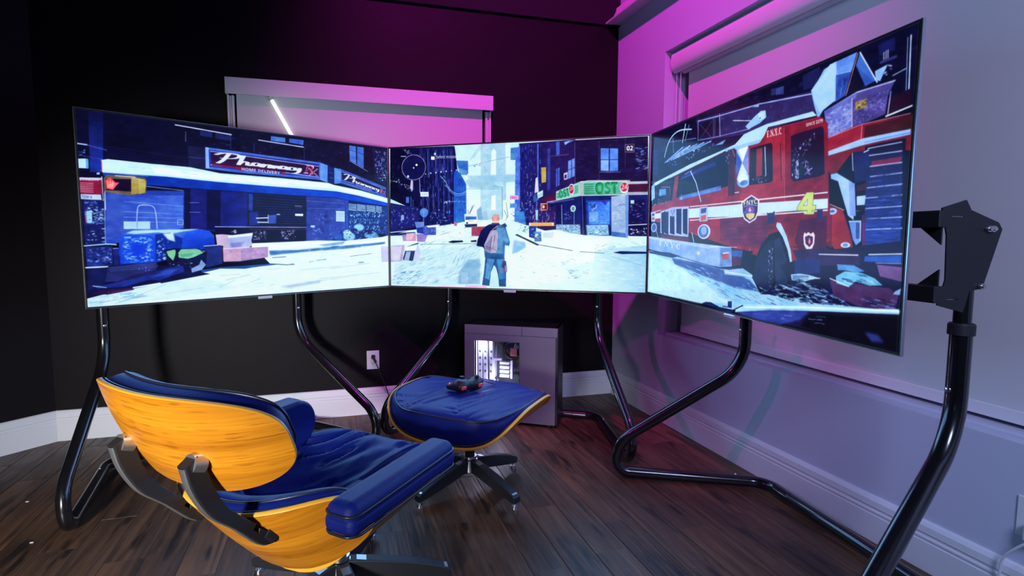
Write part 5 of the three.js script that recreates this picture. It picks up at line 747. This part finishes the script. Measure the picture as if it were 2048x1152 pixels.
{
  const g = thing('lounge_chair', 'reclined lounge chair with orange plywood shells and black leather pads coloured blue for the screen light', 'chair', [-0.005, 0, -1.6075], -42.5 * Math.PI / 180);
  // headrest
  const head = new THREE.Group(); 
  makeShell({ hw: 0.305, n: 3.1, sideFrac: 0.6, spine: [[-0.47, 0.565], [-0.535, 0.66], [-0.565, 0.788]], wrap: (s) => 0.8 * s * s + 1.6 * s ** 4, pad: 0.075, uvo: 0.13, puff: (s, t) => 0.004 * (fbm(s * 14 + 9, t * 14 + 9, 3, 131) - 0.5) }, g, ['headrest_shell', 'headrest_cushion']);
  makeShell({ hw: 0.30, n: 3.2, spine: [[-0.245, 0.255], [-0.34, 0.36], [-0.42, 0.476]], wrap: (s) => 1.5 * s * s + 2.5 * s ** 4, pad: 0.065, uvo: 0.41, puff: creases(0.3, 1, 18, 0.006, 141) }, g, ['back_shell', 'back_cushion']);
  makeShell({ hw: 0.305, n: 3.6, seat: true, tuck: 0.1, spine: [[-0.205, 0.218], [0.03, 0.232], [0.3, 0.372]], wrap: (s, t) => (1.45 - 0.7 * t) * s * s + 1.5 * s ** 4, padFn: (s) => 0.075 - 0.25 * s * s, pad: 0.07, uvo: 0.71, puff: creases(0.83, -0.55, 18, 0.03, 151) }, g, ['seat_shell', 'seat_cushion']);
  for (const s of [-1, 1]) {
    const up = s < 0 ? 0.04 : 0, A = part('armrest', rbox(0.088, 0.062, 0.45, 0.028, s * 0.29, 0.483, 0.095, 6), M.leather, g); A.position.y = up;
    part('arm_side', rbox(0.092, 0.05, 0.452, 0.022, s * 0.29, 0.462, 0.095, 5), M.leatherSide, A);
    if (s < 0) {
      const L = new THREE.Shape(); L.absarc(-0.21, 0, 0.066, Math.PI / 2, Math.PI * 1.5, false); L.absarc(0.1, 0, 0.066, -Math.PI / 2, Math.PI / 2, false); L.closePath();
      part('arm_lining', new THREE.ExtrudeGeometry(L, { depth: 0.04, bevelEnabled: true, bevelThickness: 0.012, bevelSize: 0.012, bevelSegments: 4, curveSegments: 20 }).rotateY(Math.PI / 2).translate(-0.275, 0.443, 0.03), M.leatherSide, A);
    }
    for (const y of [0.488, 0.443]) {
      const pts = [], hx = 0.0455, hz = 0.2255, r = 0.03; for (let j = 0; j < 80; j++) { const q = j / 80 * Math.PI * 2, c = Math.cos(q), d = Math.sin(q); pts.push(V(s * 0.29 + Math.sign(c) * (hx - r) + c * r, y, 0.095 + Math.sign(d) * (hz - r) + d * r)); }
      part('piping', new THREE.TubeGeometry(new THREE.CatmullRomCurve3(pts, true), 160, 0.0034, 8, true), M.piping, A);
    }
    // aluminium brace from the headrest shell down to the back shell
    const P = [[-0.553, 0.655], [-0.545, 0.62], [-0.536, 0.595], [-0.516, 0.556], [-0.496, 0.528], [-0.45, 0.484], [-0.392, 0.421], [-0.375, 0.408], [-0.345, 0.4], [-0.372, 0.435], [-0.39, 0.45], [-0.395, 0.442], [-0.41, 0.458], [-0.402, 0.468], [-0.43, 0.494], [-0.468, 0.535], [-0.486, 0.565], [-0.502, 0.6], [-0.515, 0.645], [-0.53, 0.668]];
    const sh = new THREE.Shape(P.map(([f, y]) => new THREE.Vector2(-f, y)));
    part('brace', new THREE.ExtrudeGeometry(sh, { depth: 0.022, bevelEnabled: true, bevelThickness: 0.003, bevelSize: 0.0025, bevelSegments: 2 }).rotateY(-Math.PI / 2).translate(s * 0.118 + 0.011, 0, 0), M.satin, g);
    const edge = []; const outerP = P.slice(0, 8);
    part('brace_face', new THREE.TubeGeometry(new THREE.CatmullRomCurve3(outerP.map(([f, y]) => V(s * 0.118, y - 0.0016, -f + 0.0022))), 60, 0.0026, 8).translate(-s * 0.118, 0, 0).scale(4.2, 1, 1).translate(s * 0.118, 0, 0), M.alu, g, 'bright aluminium back face of the brace');
    part('shock_mount', new THREE.CylinderGeometry(0.019, 0.022, 0.026, 24).rotateX(Math.PI / 2 - 0.25).translate(s * 0.118, 0.653, 0.526), M.alu, g);
    part('shock_mount', new THREE.CylinderGeometry(0.019, 0.021, 0.03, 24).rotateX(Math.PI / 2 - 0.75).translate(s * 0.118, 0.425, 0.362), M.satin, g);
  }
  part('seat_mount', join(cyl(0.06, 0.045, 0.02, 0, 0.232, 0.02), box(0.2, 0.008, 0.03, 0, 0.235, 0.02)), M.satin, g);
  star(g, 5, 0.33, 0.87, 0.105, 0.235);
}
{
  const g = thing('ottoman', 'ottoman with orange plywood shell and black leather cushion coloured blue for the screen light, a game controller on top', 'ottoman', [0.555, 0, -2.218], -43.8 * Math.PI / 180);
  makeShell({ hw: 0.335, n: 3.8, seat: true, tuck: 0.08, spine: [[-0.262, 0.275], [0, 0.285], [0.272, 0.278]], wrap: (s) => 0.35 * s * s + 8.5 * s ** 4, padFn: (s) => 0.142 - 0.9 * (0.35 * s * s + 8.5 * s ** 4), pad: 0.11, padIn: 0.985, sideFrac: 0.8, uvo: 0.27, puff: creases(0.9, -0.4, 24, 0.008, 161) }, g, ['shell', 'cushion']);
  part('seat_mount', join(cyl(0.05, 0.04, 0.02, 0, 0.265, 0), box(0.16, 0.008, 0.03, 0, 0.272, 0)), M.satin, g);
  star(g, 4, 0.277, 0.326, 0.105, 0.268);
}

// ---------------------------------------------------------------- computer tower
{
  const g = thing('computer_tower', 'black computer tower with a lit side window, behind the ottoman', 'computer', [0.733, 0, -3.052], -32.2 * Math.PI / 180);
  const W = 0.556, H = 0.583, D = 0.19, y0 = 0.02;
  const gloss = phys([0.14, 0.14, 0.16], 0.3, { clearcoat: 0.5, clearcoatRoughness: 0.1 }), matt = std([0.012, 0.012, 0.014], 0.4);
  part('case', join(rbox(W, 0.012, D, 0.003, W / 2, y0 + 0.006, -D / 2), rbox(W, 0.012, D, 0.003, W / 2, H - 0.006, -D / 2), rbox(W, H - y0, 0.008, 0.003, W / 2, (H + y0) / 2, -D + 0.004), rbox(0.012, H - y0, D, 0.003, 0.006, (H + y0) / 2, -D / 2)), matt, g);
  part('front_panel', rbox(0.022, H - y0, D, 0.004, W - 0.009, (H + y0) / 2, -D / 2), matt, g);
  const s = new THREE.Shape([[0.002, y0], [W - 0.014, y0], [W - 0.014, 0.527], [0.002, 0.527]].map((p) => new THREE.Vector2(...p))), h = new THREE.Path([[0.062, 0.13], [0.336, 0.13], [0.336, 0.49], [0.062, 0.49]].map((p) => new THREE.Vector2(...p))); s.holes.push(h);
  part('side_panel', new THREE.ExtrudeGeometry(s, { depth: 0.003, bevelEnabled: true, bevelThickness: 0.001, bevelSize: 0.001, bevelSegments: 2 }).translate(0, 0, -0.002), gloss, g);
  part('top_cover', rbox(0.345, 0.053, 0.006, 0.0015, 0.1745, 0.556, 0), gloss, g); part('top_cover', rbox(W - 0.352, 0.053, 0.006, 0.0015, 0.349 + (W - 0.352) / 2, 0.556, 0), gloss, g);
  part('window_pane', box(0.28, 0.366, 0.002, 0.199, 0.31, -0.003), phys([0.9, 0.9, 0.95], 0.03, { transmission: 1, thickness: 0 }), g);
  part('window_rim', join(box(0.003, 0.362, 0.004, 0.336, 0.31, 0.0015), box(0.003, 0.362, 0.004, 0.062, 0.31, 0.0015)), M.steel, g);
  part('motherboard', box(0.25, 0.34, 0.006, 0.2, 0.32, -0.15), std([0.05, 0.05, 0.07], 0.5), g);
  const pale = std([0.75, 0.76, 0.85], 0.35);
  for (const [x, w] of [[0.086, 0.026], [0.118, 0.026], [0.154, 0.022]]) {
    const c = part('graphics_card', rbox(w, 0.24, 0.10, 0.003, x, 0.37, -0.085), pale, g);
    part('card_logo', join(...[0.3, 0.34, 0.38, 0.42].map((y) => box(w * 0.4, 0.012, 0.002, x, y, -0.0345))), std([0.03, 0.16, 0.06], 0.4), c);
  }
  for (let i = 0; i < 4; i++) part('heat_spreader', rbox(0.058, 0.016, 0.03, 0.002, 0.225, 0.345 - i * 0.026, -0.09), pale, g);
  part('bridge_plate', join(rbox(0.014, 0.11, 0.02, 0.002, 0.27, 0.31, -0.08), rbox(0.05, 0.014, 0.02, 0.002, 0.19, 0.372, -0.06)), pale, g);
  part('fan_ring', new THREE.TorusGeometry(0.052, 0.012, 14, 40).translate(0.27, 0.425, -0.1), matt, g);
  part('cooler_block', rbox(0.045, 0.05, 0.03, 0.006, 0.282, 0.415, -0.09), std([0.35, 0.09, 0.10], 0.35), g);
  for (let i = 0; i < 3; i++) part('cooler_hose', new THREE.TubeGeometry(new THREE.CatmullRomCurve3([V(0.285 + i * 0.01, 0.44, -0.08), V(0.3 + i * 0.01, 0.47, -0.06), V(0.325, 0.44 - i * 0.02, -0.06), V(0.328, 0.37 - i * 0.02, -0.09)]), 24, 0.005, 8), matt, g);
  for (let i = 0; i < 6; i++) part('cable', new THREE.TubeGeometry(new THREE.CatmullRomCurve3([V(0.08 + i * 0.022, 0.25, -0.06), V(0.085 + i * 0.022, 0.215, -0.05 + 0.01 * (i % 2)), V(0.1 + i * 0.02, 0.18, -0.07), V(0.12 + i * 0.02, 0.15, -0.1)]), 16, 0.006, 8), i % 2 ? matt : pale, g);
  part('power_supply', rbox(0.25, 0.085, 0.14, 0.004, 0.2, 0.075, -0.085), matt, g);
  part('light_strip', box(0.006, 0.34, 0.006, 0.07, 0.32, -0.02), new THREE.MeshStandardMaterial({ name: 'lit_strip', color: 0x222233, emissive: new THREE.Color().setRGB(0.7, 0.72, 1), emissiveIntensity: 2.0 }), g);
  for (const [x, y, p] of [[0.105, 0.46, 0.09], [0.2, 0.26, 0.1]]) { const l = new THREE.PointLight(new THREE.Color().setRGB(0.75, 0.78, 1), p); l.position.set(x, y, -0.018); l.shadow.radius = 1; l.name = 'case_light'; g.add(l); }
  for (const [x, z] of [[0.05, -0.04], [0.05, -0.15], [0.5, -0.04], [0.5, -0.15]]) part('foot', cyl(0.018, 0.018, 0.021, x, 0.0105, z, 18), matt, g);
}
// ---------------------------------------------------------------- game controller on the ottoman
{
  const R = 44, mc = new MarchingCubes(R, new THREE.MeshBasicMaterial(), false, false, 60000), S = 0.2;   // cube of 0.2 m
  const cap = (p, a, b, ra, rb) => { const ab = b.clone().sub(a), t = clamp(p.clone().sub(a).dot(ab) / ab.lengthSq()), d = p.distanceTo(a.clone().addScaledVector(ab, t)); return d - mix(ra, rb, t); };
  const smin = (a, b, k) => { const h = clamp(0.5 + 0.5 * (b - a) / k); return mix(b, a, h) - k * h * (1 - h); };
  mc.isolation = 0;
  for (let z = 0; z < R; z++) for (let y = 0; y < R; y++) for (let x = 0; x < R; x++) {
    const p = V((x / R - 0.5) * S, (y / R - 0.5) * S, (z / R - 0.5) * S);
    let d = cap(p, V(-0.035, 0.004, -0.006), V(0.035, 0.004, -0.006), 0.027, 0.027);
    d = Math.max(d, Math.abs(p.y - 0.002) - 0.02);
    for (const s of [-1, 1]) { d = smin(d, cap(p, V(s * 0.044, 0.003, -0.004), V(s * 0.062, -0.008, 0.05), 0.027, 0.015), 0.02); d = smin(d, cap(p, V(s * 0.03, 0.004, -0.024), V(s * 0.048, 0.003, -0.02), 0.012, 0.012), 0.012); }
    mc.field[x + y * R + z * R * R] = -d;
  }
  mc.update();
  const k = mc.count, pos = new Float32Array(k * 3), nor = new Float32Array(k * 3);
  for (let i = 0; i < k * 3; i++) { pos[i] = mc.positionArray[i] * S / 2; nor[i] = mc.normalArray[i]; }
  const geo = new THREE.BufferGeometry(); geo.setAttribute('position', new THREE.BufferAttribute(pos, 3)); geo.setAttribute('normal', new THREE.BufferAttribute(nor, 3)); geo.setAttribute('uv', new THREE.BufferAttribute(new Float32Array(k * 2), 2)); geo.computeVertexNormals();
  const g = thing('game_controller', 'black and red game controller lying on the ottoman cushion', 'controller', [0.548, 0.455, -2.225], 0.35 + Math.PI);
  part('body', geo, M.plasticBlack, g);
  const red = phys([0.62, 0.05, 0.07], 0.25, { clearcoat: 0.6, clearcoatRoughness: 0.1 });
  for (const s of [-1, 1]) {
    part('thumb_stick', join(cyl(0.008, 0.006, 0.014, s * 0.022 + (s < 0 ? -0.018 : 0), 0.028, s < 0 ? -0.012 : 0.012, 16), cyl(0.0105, 0.0105, 0.004, s * 0.022 + (s < 0 ? -0.018 : 0), 0.036, s < 0 ? -0.012 : 0.012, 20)), M.plasticBlack, g);
    part('trigger', rbox(0.026, 0.018, 0.016, 0.006, s * 0.043, 0.0, -0.034), red, g);
    part('grip_cover', new THREE.SphereGeometry(0.0175, 18, 12).scale(0.9, 0.75, 1.5).translate(s * 0.0585, -0.001, 0.036), red, g);
  }
  for (const [x, z] of [[0.036, -0.012], [0.048, -0.002], [0.036, 0.007], [0.025, -0.002]]) part('button', cyl(0.0045, 0.0045, 0.006, x, 0.0245, z, 14), red, g);
  part('direction_pad', join(box(0.022, 0.004, 0.007, -0.02, 0.024, 0.013), box(0.007, 0.004, 0.022, -0.02, 0.024, 0.013)), M.plasticBlack, g);
}
{
  const g = thing('controller_cable', 'thin black cable loop lying on the ottoman behind the controller', 'cable', [0.6, 0.432, -2.3]);
  part('wire', new THREE.TubeGeometry(new THREE.CatmullRomCurve3([V(-0.02, 0.004, 0.05), V(0.0, 0.012, 0.02), V(0.03, 0.016, -0.005), V(0.06, 0.008, 0.01), V(0.085, 0.004, 0.035)]), 30, 0.0022, 8), M.plasticBlack, g);
}

renderer.render(scene, camera);
